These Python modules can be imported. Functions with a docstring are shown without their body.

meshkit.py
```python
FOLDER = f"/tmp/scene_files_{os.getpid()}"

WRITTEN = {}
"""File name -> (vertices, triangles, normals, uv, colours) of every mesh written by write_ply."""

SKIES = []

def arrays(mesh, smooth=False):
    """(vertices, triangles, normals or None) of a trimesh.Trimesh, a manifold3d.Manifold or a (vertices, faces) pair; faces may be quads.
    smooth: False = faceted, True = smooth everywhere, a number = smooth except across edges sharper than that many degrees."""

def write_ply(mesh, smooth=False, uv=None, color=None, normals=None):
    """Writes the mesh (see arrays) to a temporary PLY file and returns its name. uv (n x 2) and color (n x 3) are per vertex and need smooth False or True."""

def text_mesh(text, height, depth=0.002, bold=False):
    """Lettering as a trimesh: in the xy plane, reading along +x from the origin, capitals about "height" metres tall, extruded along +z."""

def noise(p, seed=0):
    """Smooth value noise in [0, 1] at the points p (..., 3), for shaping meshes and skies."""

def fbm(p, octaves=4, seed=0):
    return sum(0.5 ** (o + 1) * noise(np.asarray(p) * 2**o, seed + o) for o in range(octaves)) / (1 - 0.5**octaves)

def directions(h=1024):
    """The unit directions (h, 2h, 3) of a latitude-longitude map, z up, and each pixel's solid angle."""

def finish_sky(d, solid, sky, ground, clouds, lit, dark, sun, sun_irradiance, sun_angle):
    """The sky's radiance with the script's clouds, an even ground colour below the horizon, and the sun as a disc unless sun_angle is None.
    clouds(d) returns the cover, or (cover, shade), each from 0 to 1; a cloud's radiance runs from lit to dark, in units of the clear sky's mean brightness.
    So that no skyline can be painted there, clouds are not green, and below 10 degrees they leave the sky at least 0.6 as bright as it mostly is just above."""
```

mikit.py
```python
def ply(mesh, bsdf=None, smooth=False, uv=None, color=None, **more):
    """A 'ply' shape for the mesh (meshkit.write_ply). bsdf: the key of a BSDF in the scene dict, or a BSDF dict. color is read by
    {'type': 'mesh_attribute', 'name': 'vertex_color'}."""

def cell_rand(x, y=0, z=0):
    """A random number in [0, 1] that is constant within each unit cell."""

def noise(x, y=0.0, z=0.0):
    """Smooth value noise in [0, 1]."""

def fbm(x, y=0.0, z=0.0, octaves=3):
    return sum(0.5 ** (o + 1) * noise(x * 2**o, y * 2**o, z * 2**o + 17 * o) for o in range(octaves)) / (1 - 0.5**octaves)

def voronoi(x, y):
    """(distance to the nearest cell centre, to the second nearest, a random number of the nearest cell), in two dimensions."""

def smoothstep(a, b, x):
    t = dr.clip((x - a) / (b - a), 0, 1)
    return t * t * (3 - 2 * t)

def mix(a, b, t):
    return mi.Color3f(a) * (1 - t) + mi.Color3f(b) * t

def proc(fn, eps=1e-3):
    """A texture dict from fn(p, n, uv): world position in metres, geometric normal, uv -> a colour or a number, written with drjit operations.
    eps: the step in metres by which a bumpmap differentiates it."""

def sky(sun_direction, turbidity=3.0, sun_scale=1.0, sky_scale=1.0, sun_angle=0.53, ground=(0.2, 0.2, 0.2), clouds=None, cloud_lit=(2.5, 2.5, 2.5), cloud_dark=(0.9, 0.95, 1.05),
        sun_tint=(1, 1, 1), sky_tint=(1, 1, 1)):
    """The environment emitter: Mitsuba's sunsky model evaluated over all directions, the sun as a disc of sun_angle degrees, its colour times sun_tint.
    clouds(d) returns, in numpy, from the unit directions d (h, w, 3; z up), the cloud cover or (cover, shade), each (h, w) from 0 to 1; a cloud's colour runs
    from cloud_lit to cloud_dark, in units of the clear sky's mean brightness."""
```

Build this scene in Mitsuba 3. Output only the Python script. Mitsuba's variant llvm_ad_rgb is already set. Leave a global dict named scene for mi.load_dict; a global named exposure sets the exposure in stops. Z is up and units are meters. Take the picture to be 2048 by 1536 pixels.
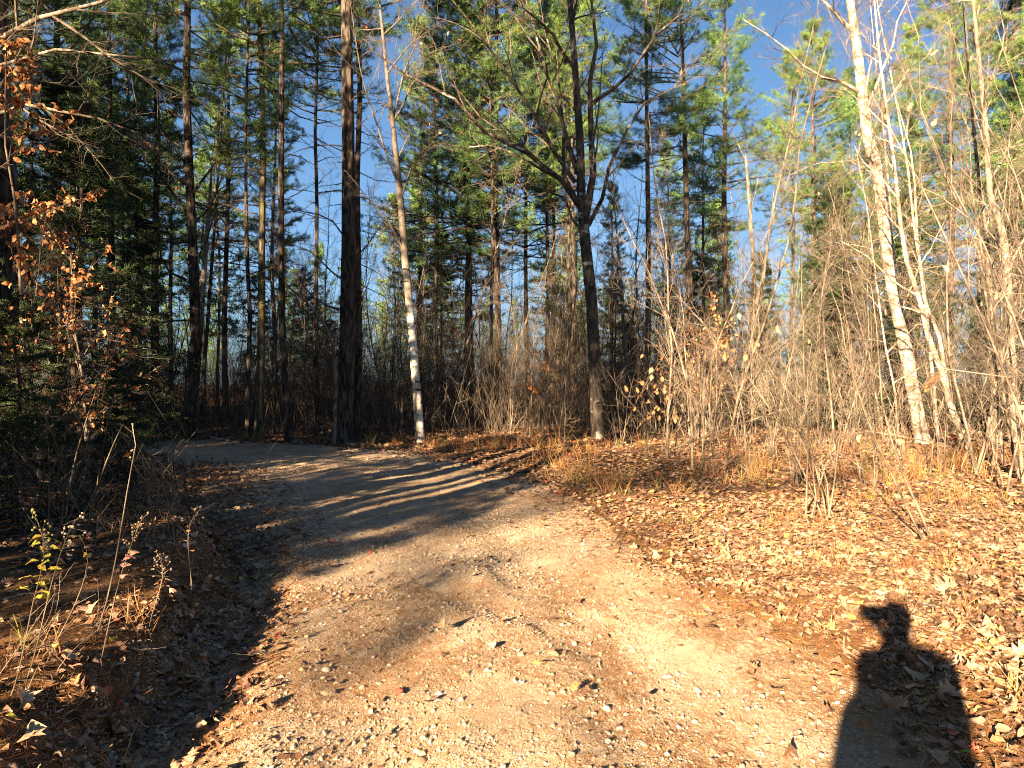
import math
import numpy as np, trimesh, manifold3d
import drjit as dr, mitsuba as mi
import mikit
from mikit import proc, noise, fbm, voronoi, smoothstep, mix, cell_rand
from meshkit import fbm as nfbm
from scipy.spatial import cKDTree

T = mi.ScalarTransform4f
scene, labels, count = {}, {}, {}
PI = math.pi

# ------------------------------------------------------------------ camera, sky, exposure
F = 1420.0                      # focal length in pixels of a 2048 px wide picture
EYE = 1.6
scene['camera'] = {'type': 'perspective', 'fov': math.degrees(2 * math.atan(1024 / F)), 'fov_axis': 'x', 'near_clip': 0.02, 'far_clip': 2000.0,
                   'to_world': T().look_at(origin=[0, 0, EYE], target=[0, 1, EYE], up=[0, 0, 1])}
SUN = np.array([-711.0, -1420.0, 447.0]); SUN /= np.linalg.norm(SUN)
scene['daylight'] = mikit.sky(SUN.tolist(), turbidity=3, sun_scale=1.0, sky_scale=0.185, sun_tint=(0.96, 1.0, 1.24), sky_tint=(0.74, 0.98, 1.33), ground=(0.10, 0.08, 0.05))
exposure = 5.0
SH = np.array([0.4477, 0.8942])           # the way shadows fall on the ground
PR = np.array([0.8942, -0.4477])          # across it


# ------------------------------------------------------------------ helpers
def nrm(v):
    return v / np.maximum(np.linalg.norm(v, axis=-1, keepdims=True), 1e-9)


def key_for(name):
    n = count.get(name, 0)
    count[name] = n + 1
    return name if n == 0 else f'{name}_{n:03d}'


def new(name, label, cat, group=None, kind=None):
    k = key_for(name)
    labels[k] = {'label': label}
    if cat: labels[k]['category'] = cat
    if group: labels[k]['group'] = group
    if kind: labels[k]['kind'] = kind
    return k


def part(holder, name, shape, to_world=None, kind=None, label=None):
    k = key_for(holder + '__' + name)
    scene[k] = dict(shape) if to_world is None else {**shape, 'to_world': to_world}
    if kind or label:
        labels[k] = {}
        if kind: labels[k]['kind'] = kind
        if label: labels[k]['label'] = label
    return k


def join(meshes):
    vs, fs, at = [], [], 0
    for v, f in meshes:
        vs.append(v); fs.append(f + at); at += len(v)
    return np.vstack(vs), np.vstack(fs)


def tubes(P, R, sides=3):
    P = np.asarray(P, float); R = np.asarray(R, float)
    B, m, _ = P.shape
    t = nrm(np.gradient(P, axis=1))
    M = nrm(P[:, -1] - P[:, 0])
    ref = np.where(np.abs(M[:, 2:3]) < 0.8, [[0, 0, 1.0]], [[1.0, 0, 0]])[:, None]
    A = nrm(np.cross(ref, t)); C = np.cross(t, A)
    a = np.arange(sides) * 2 * PI / sides
    V = P[:, :, None] + R[:, :, None, None] * (np.cos(a)[:, None] * A[:, :, None] + np.sin(a)[:, None] * C[:, :, None])
    i, j = np.meshgrid(np.arange(m - 1), np.arange(sides), indexing='ij')
    a0, a1 = i * sides + j, i * sides + (j + 1) % sides
    q = np.stack([a0, a1, a1 + sides, a0 + sides], -1).reshape(-1, 4)
    f = np.vstack([q[:, [0, 1, 2]], q[:, [0, 2, 3]]])
    return V.reshape(-1, 3), (f[None] + (np.arange(B) * m * sides)[:, None, None]).reshape(-1, 3)


def grow(rng, P0, D0, L, m, wander=0.1, trop=(0, 0, 0)):
    B = len(L)
    P = np.empty((B, m, 3)); P[:, 0] = P0
    D = nrm(np.asarray(D0, float)); step = np.asarray(L) / (m - 1)
    for i in range(1, m):
        D = nrm(D + rng.normal(0, wander, (B, 3)) + np.asarray(trop))
        P[:, i] = P[:, i - 1] + D * step[:, None]
    return P


def spawn(rng, P, R, k, t0, t1, ang, sd, flat=0.0):
    B, m, _ = P.shape
    t = t0 + (t1 - t0) * (np.arange(k)[None] + rng.random((B, k))) / k
    f = t * (m - 1); i = np.minimum(f.astype(int), m - 2); w = (f - i)[..., None]
    b = np.arange(B)[:, None]
    pos = P[b, i] * (1 - w) + P[b, i + 1] * w
    tan = nrm(P[b, i + 1] - P[b, i])
    r = R[b, i] * (1 - w[..., 0]) + R[b, i + 1] * w[..., 0]
    ref = np.where(np.abs(tan[..., 2:]) < 0.85, [0, 0, 1.0], [1.0, 0, 0])
    A = nrm(np.cross(ref, tan)); C = np.cross(tan, A)
    a = rng.normal(ang, sd, (B, k))[..., None]
    az = rng.uniform(0, 2 * PI, (B, k))[..., None]
    side = np.cos(az) * A + np.sin(az) * C
    if flat:
        side = nrm(np.sign(np.cos(az)) * A + flat * np.sin(az) * C)
    D = np.cos(a) * tan + np.sin(a) * side
    return pos.reshape(-1, 3), D.reshape(-1, 3), r.ravel(), t.ravel(), np.repeat(np.arange(B), k)


def taper(r0, r1, m, p=1.0):
    return np.asarray(r0)[:, None] + (np.asarray(r1) - np.asarray(r0))[:, None] * (np.linspace(0, 1, m) ** p)[None]


def trunk_mesh(P, R, sides=12, rough=0.06, flare=0.5, seed=0):
    """A trunk along the polyline P with an uneven bark surface and a flared foot."""
    P = np.asarray(P, float); R = np.asarray(R, float).copy()
    s = np.concatenate([[0], np.cumsum(np.linalg.norm(np.diff(P, axis=0), axis=1))])
    n = max(8, int(s[-1] / max(0.22, 0.8 * R[0])))
    q = np.concatenate([[0, 0.05, 0.12, 0.22, 0.36], np.linspace(0.55, s[-1], n)])
    Pq = np.stack([np.interp(q, s, P[:, k]) for k in range(3)], 1)
    ker = np.array([1, 2, 3, 2, 1.0]); ker /= ker.sum()
    for k in range(2):
        c = np.pad(Pq[:, k], 2, mode='edge'); Pq[:, k] = 0.6 * np.convolve(c, ker, 'valid') + 0.4 * Pq[:, k]
    Rq = np.interp(q, s, R) * (1 + flare * np.exp(-q / 0.16))
    v, f = tubes(Pq[None], Rq[None], sides)
    ctr = np.repeat(Pq, sides, 0); d = v - ctr
    amp = (nfbm(v * np.array([9, 9, 1.6]) + seed * 7.1, 3, seed) - 0.5) * 2 * rough
    ang = np.arctan2(d[:, 1], d[:, 0]); zz = np.repeat(q, sides)
    amp = amp + 0.16 * np.cos(ang * 5 + seed) * np.exp(-zz / 0.14) * min(1, flare * 2)
    return ctr + d * (1 + amp)[:, None], f


def curve(pts, m):
    pts = np.asarray(pts, float); s = np.concatenate([[0], np.cumsum(np.linalg.norm(np.diff(pts, axis=0), axis=1))]); s /= s[-1]
    if len(pts) > 2:
        return CubicSpline(s, pts)(np.linspace(0, 1, m))
    return pts[0] + (pts[1] - pts[0]) * np.linspace(0, 1, m)[:, None]


def W(u, v, y):
    """The point that stands at distance y in front of the camera on the line through (u, v) of the surveyed photograph."""
    return np.array([(u - 1024) / F * y, y, EYE + (768 - v) / F * y])


# ------------------------------------------------------------------ the lie of the land
CL = np.array([[-9, -42], [-4.5, -26], [-1.0, -12], [0.45, -3], [0.5, 1], [0.3, 3], [0.1, 4.4], [-0.2, 5.6], [-0.8, 8.0], [-1.6, 10.4], [-2.5, 12.8],
               [-4.0, 15.0], [-6.2, 16.6], [-9.5, 17.7], [-14, 18.3], [-26, 18.2], [-42, 17.0]], float)
_s = np.concatenate([[0], np.cumsum(np.linalg.norm(np.diff(CL, axis=0), axis=1))])
_q = np.arange(0, _s[-1], 0.08)
from scipy.interpolate import CubicSpline
CS = CubicSpline(_s, CL)(_q)
CT = nrm(np.gradient(CS, axis=0)); CN = np.stack([CT[:, 1], -CT[:, 0]], 1)      # CN points to the right of the road
TREE = cKDTree(CS)
S_EYE = _q[TREE.query([0.5, 0.0])[1]]


def sst(a, b, x):
    t = np.clip((x - a) / (b - a), 0, 1)
    return t * t * (3 - 2 * t)


def half(s):
    """How much wider than near the eye the road is, s metres along it."""
    return 1 + 0.42 * sst(6.0, 11.0, s - S_EYE)


def road_q(x, y):
    """(signed distance across the road, positive to its right; distance along it)."""
    p = np.stack([np.ravel(x), np.ravel(y)], 1)
    d, i = TREE.query(p)
    q = ((p - CS[i]) * CN[i]).sum(1)
    q = np.sign(q) * d / half(_q[i])
    return q.reshape(np.shape(x)), _q[i].reshape(np.shape(x))




def z_road(x, y):
    q, s = road_q(x, y)
    p = np.stack([x, y, 0 * x], -1)
    z = 0.022 * (nfbm(p * 0.9, 3, 3) - 0.5) + 0.026 * (nfbm(p * 4.5, 3, 4) - 0.5) + 0.010 * (nfbm(p * 13.0, 2, 5) - 0.5)
    a = s - S_EYE
    z = z + 0.040 * sst(.3, .62, nfbm(p * 1.3 + 5, 2, 17)) * sst(0.30, -0.02, q + 0.30 * (nfbm(p * 2.2, 2, 8) - 0.5)) * sst(-1.1, -0.2, q) * sst(1.5, 3.2, a) * sst(9.0, 6.0, a)
    z = z - 0.03 * np.exp(-((q - 0.55) / 0.35) ** 2) - 0.025 * np.exp(-((q + 0.95) / 0.3) ** 2)
    z = z - 0.10 * sst(1.35, 1.9, -q) * sst(12, 7, a)
    return z


def z_ground(x, y):
    q, s = road_q(x, y)
    a = s - S_EYE
    p = np.stack([x, y, 0 * x], -1)
    e = 0.35 * (nfbm(p * 1.1, 3, 11) - 0.5) + 0.22 * (nfbm(p * 4.0, 2, 12) - 0.5)
    dl, dr_ = -q - 1.62 - e, q - 1.58 - e
    near = sst(13, 8, a)
    left = -0.12 * near * sst(-0.1, 0.1, dl) + (0.34 * near + 0.05) * sst(0.25, 0.8, dl) - 0.05 * sst(1.0, 2.2, dl)
    right = 0.02 * sst(-0.1, 0.1, dr_) + 0.10 * sst(0, 3.0, dr_)
    z = np.where(q < 0, left, right)
    bump = 0.05 * (nfbm(p * 0.7, 3, 5) - 0.5) + 0.035 * (nfbm(p * 3.3, 3, 6) - 0.5)
    z = z + bump * (1 + 1.5 * sst(0, 6, np.abs(q) - 2))
    z = z + 0.16 * np.exp(-((x - 1.3) / 1.3) ** 2 - ((y - 14.6) / 1.5) ** 2)
    z = z + 0.5 * (nfbm(p * 0.06, 2, 9) - 0.5) * sst(4, 25, np.abs(q))
    zr = z_road(x, y)
    inside = sst(0.10, -0.14, np.maximum(dl, dr_))
    return z * (1 - inside) + inside * (zr - 0.045)


def surf(x, y):
    x, y = np.asarray(x, float), np.asarray(y, float)
    return np.maximum(z_ground(x, y), np.where(np.abs(road_q(x, y)[0]) < 2.1, z_road(x, y), -9))


def graded(lo, hi, step, grow_, far):
    out = [lo]
    while out[-1] < hi: out.append(out[-1] + step)
    d = step
    while out[-1] < far: d = min(d * grow_, 40); out.append(out[-1] + d)
    return np.array(out)


def sheet(xs, ys, fz):
    X, Y = np.meshgrid(xs, ys)
    v = np.stack([X, Y, fz(X, Y)], -1).reshape(-1, 3)
    n, m = X.shape
    i, j = np.meshgrid(np.arange(n - 1), np.arange(m - 1), indexing='ij')
    a = i * m + j
    q = np.stack([a, a + 1, a + m + 1, a + m], -1).reshape(-1, 4)
    return v, np.vstack([q[:, [0, 1, 2]], q[:, [0, 2, 3]]])


# ------------------------------------------------------------------ materials
def pr(color, rough=0.8, spec=0.25, **k):
    c = color if isinstance(color, dict) else {'type': 'rgb', 'value': list(color)}
    return {'type': 'twosided', 'b': {'type': 'principled', 'base_color': c, 'roughness': rough, 'specular': spec, **k}}


def bumped(inner, fn, scale=1.0, eps=2e-3):
    return {'type': 'twosided', 'b': {'type': 'bumpmap', 'arbitrary': proc(fn, eps), 'scale': scale, 'bsdf': inner['b']}}


def soil_c(p, n, uv):
    a = fbm(p.x * 2.2, p.y * 2.2, 0.0, 4); b = fbm(p.x * 24, p.y * 24, 0.0, 3)
    c = mix((0.040, 0.025, 0.015), (0.10, 0.060, 0.032), smoothstep(0.35, 0.65, a))
    return c * (0.55 + 0.9 * b)


def road_c(p, n, uv):
    big = fbm(p.x * 0.9, p.y * 0.9, 1.0, 3); mid = fbm(p.x * 7, p.y * 7, 2.0, 4)
    v1, v2, r1 = voronoi(p.x * 55 + 2 * mid, p.y * 55)
    w1, w2, r2 = voronoi(p.x * 140, p.y * 140)
    c = mix((0.255, 0.186, 0.122), (0.375, 0.296, 0.212), smoothstep(0.3, 0.7, 0.5 * big + 0.5 * mid))
    peb = smoothstep(0.42, 0.25, v1) * smoothstep(0.55, 0.6, r1)
    c = mix(c, mix((0.17, 0.145, 0.115), (0.44, 0.385, 0.31), r1 * r1), peb * 0.75)
    c = c * (0.62 + 0.55 * r2) * (1 - 0.35 * smoothstep(0.10, 0.0, w2 - w1))
    ndl = fbm(p.x * 3.1 + 9, p.y * 2.2, 5.0, 4)
    return mix(c, (0.20, 0.105, 0.046), 0.42 * smoothstep(0.50, 0.68, ndl) * smoothstep(0.25, 0.6, fbm(p.x * 40, p.y * 14, 3.0, 2)))


def road_h(p, n, uv):
    v1, v2, r1 = voronoi(p.x * 55, p.y * 55)
    w1, w2, r2 = voronoi(p.x * 140, p.y * 140)
    return 0.006 * smoothstep(0.45, 0.1, v1) * r1 + 0.003 * smoothstep(0.5, 0.1, w1) * r2 + 0.006 * fbm(p.x * 20, p.y * 20, 0.0, 3)


def bark_fn(lo, hi, fx=26, fz=4.0, moss=None):
    def fn(p, n, uv):
        a = fbm(p.x * fx, p.y * fx, p.z * fz, 4)
        b = fbm(p.x * 3.1, p.y * 3.1, p.z * 0.8, 3)
        c = mix(lo, hi, smoothstep(0.32, 0.68, a)) * (0.65 + 0.7 * b)
        if moss:
            c = mix(c, moss, 0.8 * smoothstep(0.52, 0.62, fbm(p.x * 6 + 3, p.y * 6, p.z * 2.2, 3)) )
        return c
    return fn


def bark_h(p, n, uv):
    a = fbm(p.x * 26, p.y * 26, p.z * 4.0, 4)
    return 0.02 * smoothstep(0.3, 0.62, a)


def birch_c(p, n, uv):
    w = fbm(p.x * 3, p.y * 3, p.z * 1.2, 3)
    c = mix((0.44, 0.39, 0.31), (0.74, 0.70, 0.61), smoothstep(0.3, 0.65, w))
    c = c * (0.72 + 0.5 * fbm(p.x * 30, p.y * 30, p.z * 50, 3))
    len_ = noise(p.x * 16, p.y * 16, p.z * 75)
    c = mix(c, (0.13, 0.10, 0.08), 0.8 * smoothstep(0.66, 0.80, len_))
    c = mix(c, mix((0.058, 0.049, 0.040), (0.145, 0.126, 0.102), w), smoothstep(3.0, 5.2, p.z + 2.2 * fbm(p.x * 2, p.y * 2, p.z * 1.5, 3) - 1.1))  # greyer bark higher up, with the shade above the sunlit foot painted in
    scar = fbm(p.x * 4, p.y * 4, p.z * 9, 3)
    return mix(c, (0.055, 0.045, 0.04), smoothstep(0.64, 0.70, scar))


def yellow_birch_c(p, n, uv):
    w = fbm(p.x * 8, p.y * 8, p.z * 6.0, 4)
    c = mix((0.17, 0.135, 0.10), (0.44, 0.375, 0.30), smoothstep(0.35, 0.6, w))
    band = noise(p.x * 5, p.y * 5, p.z * 22)
    c = mix(c, (0.74, 0.68, 0.58), 0.8 * smoothstep(0.62, 0.74, band) * smoothstep(0.45, 0.6, fbm(p.x * 7, p.y * 7, p.z * 3 + 4, 3)))
    return mix(c, (0.10, 0.075, 0.055), 0.8 * smoothstep(0.70, 0.8, noise(p.x * 9 + 5, p.y * 9, p.z * 40)))


def maple_c(p, n, uv):
    a = fbm(p.x * 22, p.y * 22, p.z * 5, 4)
    c = mix((0.030, 0.025, 0.021), (0.10, 0.082, 0.065), smoothstep(0.3, 0.7, a))
    return mix(c, (0.34, 0.34, 0.31), 0.75 * smoothstep(0.60, 0.68, fbm(p.x * 4, p.y * 4, p.z * 7, 3)) * smoothstep(0.45, 0.6, noise(p.x * 2, p.y * 2, p.z * 0.8)))


def needle_fn(dark, mid, light):
    def fn(p, n, uv):
        a = fbm(p.x * 1.3, p.y * 1.3, p.z * 1.3, 2); b = noise(p.x * 22, p.y * 22, p.z * 22)
        c = mix(dark, mid, smoothstep(0.25, 0.6, a))
        c = c * mix((0.72, 0.86, 1.05), (1.18, 1.06, 0.85), smoothstep(0.3, 0.7, noise(p.x * 0.35, p.y * 0.35, p.z * 0.2)))
        return mix(c, light, smoothstep(0.35, 0.9, b) * smoothstep(0.3, 0.7, a))
    return fn


def stalk_fn(lo, hi):
    def fn(p, n, uv):
        return mix(lo, hi, smoothstep(0.3, 0.7, fbm(p.x * 9, p.y * 9, p.z * 5, 3)))
    return fn


VC = {'type': 'mesh_attribute', 'name': 'vertex_color'}
scene['soil'] = pr(proc(soil_c), 0.95, 0.1)
scene['gravel_dirt'] = bumped(pr(proc(road_c), 0.95, 0.1), road_h, 1.0, 2e-3)
scene['pine_bark'] = bumped(pr(proc(bark_fn((0.022, 0.018, 0.016), (0.115, 0.092, 0.074))), 0.9, 0.15), bark_h, 1.0, 3e-3)
scene['mossy_bark'] = pr(proc(bark_fn((0.05, 0.042, 0.032), (0.18, 0.15, 0.11), 24, 4, (0.13, 0.12, 0.035))), 0.9, 0.15)
scene['birch_bark_shaded_top'] = pr(proc(birch_c), 0.7, 0.3)
scene['yellow_birch_bark'] = pr(proc(yellow_birch_c), 0.7, 0.3)
scene['maple_bark'] = bumped(pr(proc(maple_c), 0.85, 0.2), bark_h, 0.5, 3e-3)
scene['grey_bark'] = pr(proc(bark_fn((0.07, 0.058, 0.046), (0.23, 0.19, 0.15), 20, 6)), 0.85, 0.2)
scene['tan_bark'] = pr(proc(stalk_fn((0.065, 0.050, 0.037), (0.22, 0.176, 0.130))), 0.75, 0.25)
scene['twig_brown'] = pr(proc(stalk_fn((0.052, 0.042, 0.034), (0.15, 0.122, 0.096))), 0.8, 0.2)
scene['bough_bark'] = pr(proc(stalk_fn((0.045, 0.036, 0.028), (0.13, 0.10, 0.078))), 0.85, 0.15)
scene['dead_wood'] = pr(proc(bark_fn((0.13, 0.115, 0.10), (0.36, 0.33, 0.29), 30, 3)), 0.85, 0.2)
scene['pine_needles'] = pr(proc(needle_fn((0.022, 0.060, 0.024), (0.078, 0.158, 0.038), (0.205, 0.300, 0.072))), 0.55, 0.35)
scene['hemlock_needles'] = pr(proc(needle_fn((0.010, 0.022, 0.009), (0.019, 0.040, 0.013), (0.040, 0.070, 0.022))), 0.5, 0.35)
scene['leaf'] = {'type': 'twosided', 'b': {'type': 'principled', 'base_color': VC, 'roughness': 0.6, 'specular': 0.3}}
scene['pebble'] = {'type': 'twosided', 'b': {'type': 'principled', 'base_color': VC, 'roughness': 0.85, 'specular': 0.25}}

# ------------------------------------------------------------------ ground and road
xs = np.concatenate([-graded(3.2, 3.3, 0.07, 1.09, 420)[::-1], np.arange(-3.15, 5.0, 0.05), graded(5.02, 5.1, 0.07, 1.09, 420)])
ys = np.concatenate([-graded(-2.2, -2.1, 0.1, 1.2, 420)[::-1][:-1], graded(2.3, 7.5, 0.05, 1.018, 24), ])
ys = np.concatenate([ys, graded(ys[-1] + 0.5, ys[-1] + 1, 0.5, 1.12, 420)])
k = new('ground', 'leaf strewn brown soil of the forest floor', None, kind='structure')
scene[k] = mikit.ply(sheet(xs, ys, z_ground), 'soil', smooth=True)
su = np.concatenate([np.arange(0, S_EYE + 1.5, 0.5), np.arange(S_EYE + 1.6, S_EYE + 9, 0.05), np.arange(S_EYE + 9, _q[-1] - 0.1, 0.14)])
wq = np.linspace(-2.0, 2.0, 81)
ci = np.clip(np.searchsorted(_q, su), 0, len(_q) - 1)
RX = CS[ci][:, None, 0] + CN[ci][:, None, 0] * wq * half(su)[:, None]; RY = CS[ci][:, None, 1] + CN[ci][:, None, 1] * wq * half(su)[:, None]
v = np.stack([RX, RY, z_road(RX, RY)], -1).reshape(-1, 3)
n, m = RX.shape
i, j = np.meshgrid(np.arange(n - 1), np.arange(m - 1), indexing='ij'); a = i * m + j
q4 = np.stack([a, a + 1, a + m + 1, a + m], -1).reshape(-1, 4)
k = new('road', 'sunlit dirt and gravel track curving left into the woods', None, kind='structure')
scene[k] = mikit.ply((v, np.vstack([q4[:, [0, 1, 2]], q4[:, [0, 2, 3]]])), 'gravel_dirt', smooth=True)


# ------------------------------------------------------------------ pines
def needles(rng, pos, tan, n, ln, wd):
    B = len(pos)
    d = nrm(tan[:, None] * 0.55 + nrm(rng.normal(0, 1, (B, n, 3))) * 0.85 + np.array([0, 0, 0.25]))
    L = ln * rng.uniform(0.7, 1.2, (B, n, 1))
    base = pos[:, None] + rng.normal(0, ln * 0.18, (B, n, 3))
    side = nrm(np.cross(d, nrm(rng.normal(0, 1, (B, n, 3))))) * wd
    v = np.stack([base - side * 0.5, base + side * 0.5, base + d * L], 2).reshape(-1, 3)
    return v, np.arange(len(v)).reshape(-1, 3)


def conifer(seed, H=18.0, cb=0.45, wid=3.0, whorl=0.5, nb=5, subs=10, tufts=4, n=16, ln=0.15, wd=0.0105, droop=0.0, dead=True, mat='pine_needles', up=0.05):
    rng = np.random.default_rng(seed)
    zs = np.arange(cb * H, H * 0.985, whorl)
    t = (zs - cb * H) / (H * (1 - cb))
    z = np.repeat(zs, nb) + rng.normal(0, 0.10, len(zs) * nb); t = np.repeat(t, nb)
    gap = nfbm(np.stack([z * 0.5, t * 0 + seed, t * 0], 1), 2, seed)
    L = (wid * (1 - t) ** 0.8 * (0.55 + 0.45 * np.minimum(1, t * 5)) * rng.uniform(0.45, 1.2, len(z)) + 0.3) * (0.6 + 0.8 * gap)
    keep = rng.random(len(z)) < 0.88
    z, t, L = z[keep], t[keep], L[keep]
    az = rng.uniform(0, 2 * PI, len(z))
    el = np.radians(2 + 50 * t ** 1.5 - droop * 30 + rng.normal(0, 9, len(z)))
    D = np.stack([np.cos(az) * np.cos(el), np.sin(az) * np.cos(el), np.sin(el)], 1)
    P0 = np.stack([0 * z, 0 * z, z], 1)
    P = grow(rng, P0, D, L, 6, 0.10, (0, 0, up - 0.08 * droop))
    R = taper(0.008 + 0.009 * L, 0 * L + 0.004, 6)
    wood = [tubes(P, R, 4)]
    p, d, r, tt, par = spawn(rng, P, R, subs, 0.22, 0.98, 0.95, 0.2, flat=0.35)
    Ls = L[par] * (0.42 - 0.25 * tt) * rng.uniform(0.6, 1.25, len(tt)) + 0.08
    Q = grow(rng, p, d, Ls, 3, 0.12, (0, 0, 0.09 - 0.15 * droop))
    RQ = taper(np.minimum(r * 0.6, 0.007), r * 0 + 0.003, 3)
    wood.append(tubes(Q, RQ, 3))
    tp, td, _, _, _ = spawn(rng, Q, RQ, tufts, 0.25, 1.0, 0.3, 0.2)
    ep, ed, _, _, _ = spawn(rng, P, R, 4, 0.6, 1.0, 0.3, 0.2)
    nv = needles(rng, np.vstack([tp, ep]), np.vstack([td, ed]), n, ln, wd)
    if dead:
        zd = np.arange(0.10 * H, cb * H + 0.6, 0.22) + rng.normal(0, 0.1, len(np.arange(0.10 * H, cb * H + 0.6, 0.22)))
        Ld = rng.uniform(0.25, 1.0, len(zd)) * (0.6 + 1.5 * zd / (cb * H + 0.1))
        az = rng.uniform(0, 2 * PI, len(zd)); el = rng.normal(0.02, 0.2, len(zd))
        D = np.stack([np.cos(az) * np.cos(el), np.sin(az) * np.cos(el), np.sin(el)], 1)
        P = grow(rng, np.stack([0 * zd, 0 * zd, zd], 1), D, Ld, 5, 0.14, (0, 0, -0.03))
        R = taper(0.006 + 0.009 * Ld, 0 * Ld + 0.003, 5)
        wood.append(tubes(P, R, 4))
        p, d, r, tt, par = spawn(rng, P, R, 6, 0.25, 1.0, 0.8, 0.25, flat=0.5)
        Q = grow(rng, p, d, Ld[par] * rng.uniform(0.15, 0.4, len(par)), 3, 0.2)
        wood.append(tubes(Q, taper(r * 0.5, r * 0 + 0.002, 3), 3))
    return {'wood': mikit.ply(join(wood), 'bough_bark'), 'crown': mikit.ply(nv, mat), 'H': H}


PINE = [conifer(10 + i, 18, cb, wd_) for i, (cb, wd_) in enumerate([(0.36, 2.9), (0.42, 2.6), (0.50, 2.7), (0.33, 2.4), (0.54, 2.9)])]
FARPINE = [conifer(30 + i, 18, cb, wd_, whorl=0.65, nb=5, subs=7, tufts=3, n=6, ln=0.24, wd=0.042, dead=False) for i, (cb, wd_) in enumerate([(0.25, 2.9), (0.4, 2.6), (0.3, 2.5)])]
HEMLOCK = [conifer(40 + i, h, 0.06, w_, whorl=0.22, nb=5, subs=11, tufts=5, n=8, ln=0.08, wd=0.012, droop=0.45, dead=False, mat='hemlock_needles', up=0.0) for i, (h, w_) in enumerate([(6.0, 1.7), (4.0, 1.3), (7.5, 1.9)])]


def place(x, y, H, H0, rz, lean=(0.0, 0.0), z=None):
    z = float(surf(x, y)) if z is None else z
    s = H / H0
    lx, ly = lean                                          # metres that the top stands off the foot
    t = T().translate([x, y, z - 0.03])
    ang = math.degrees(math.atan2(math.hypot(lx, ly), H))
    if ang > 0.01: t = t @ T().rotate([-ly, lx, 0], ang)
    return t @ T().rotate([0, 0, 1], rz) @ T().scale(s)


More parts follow.
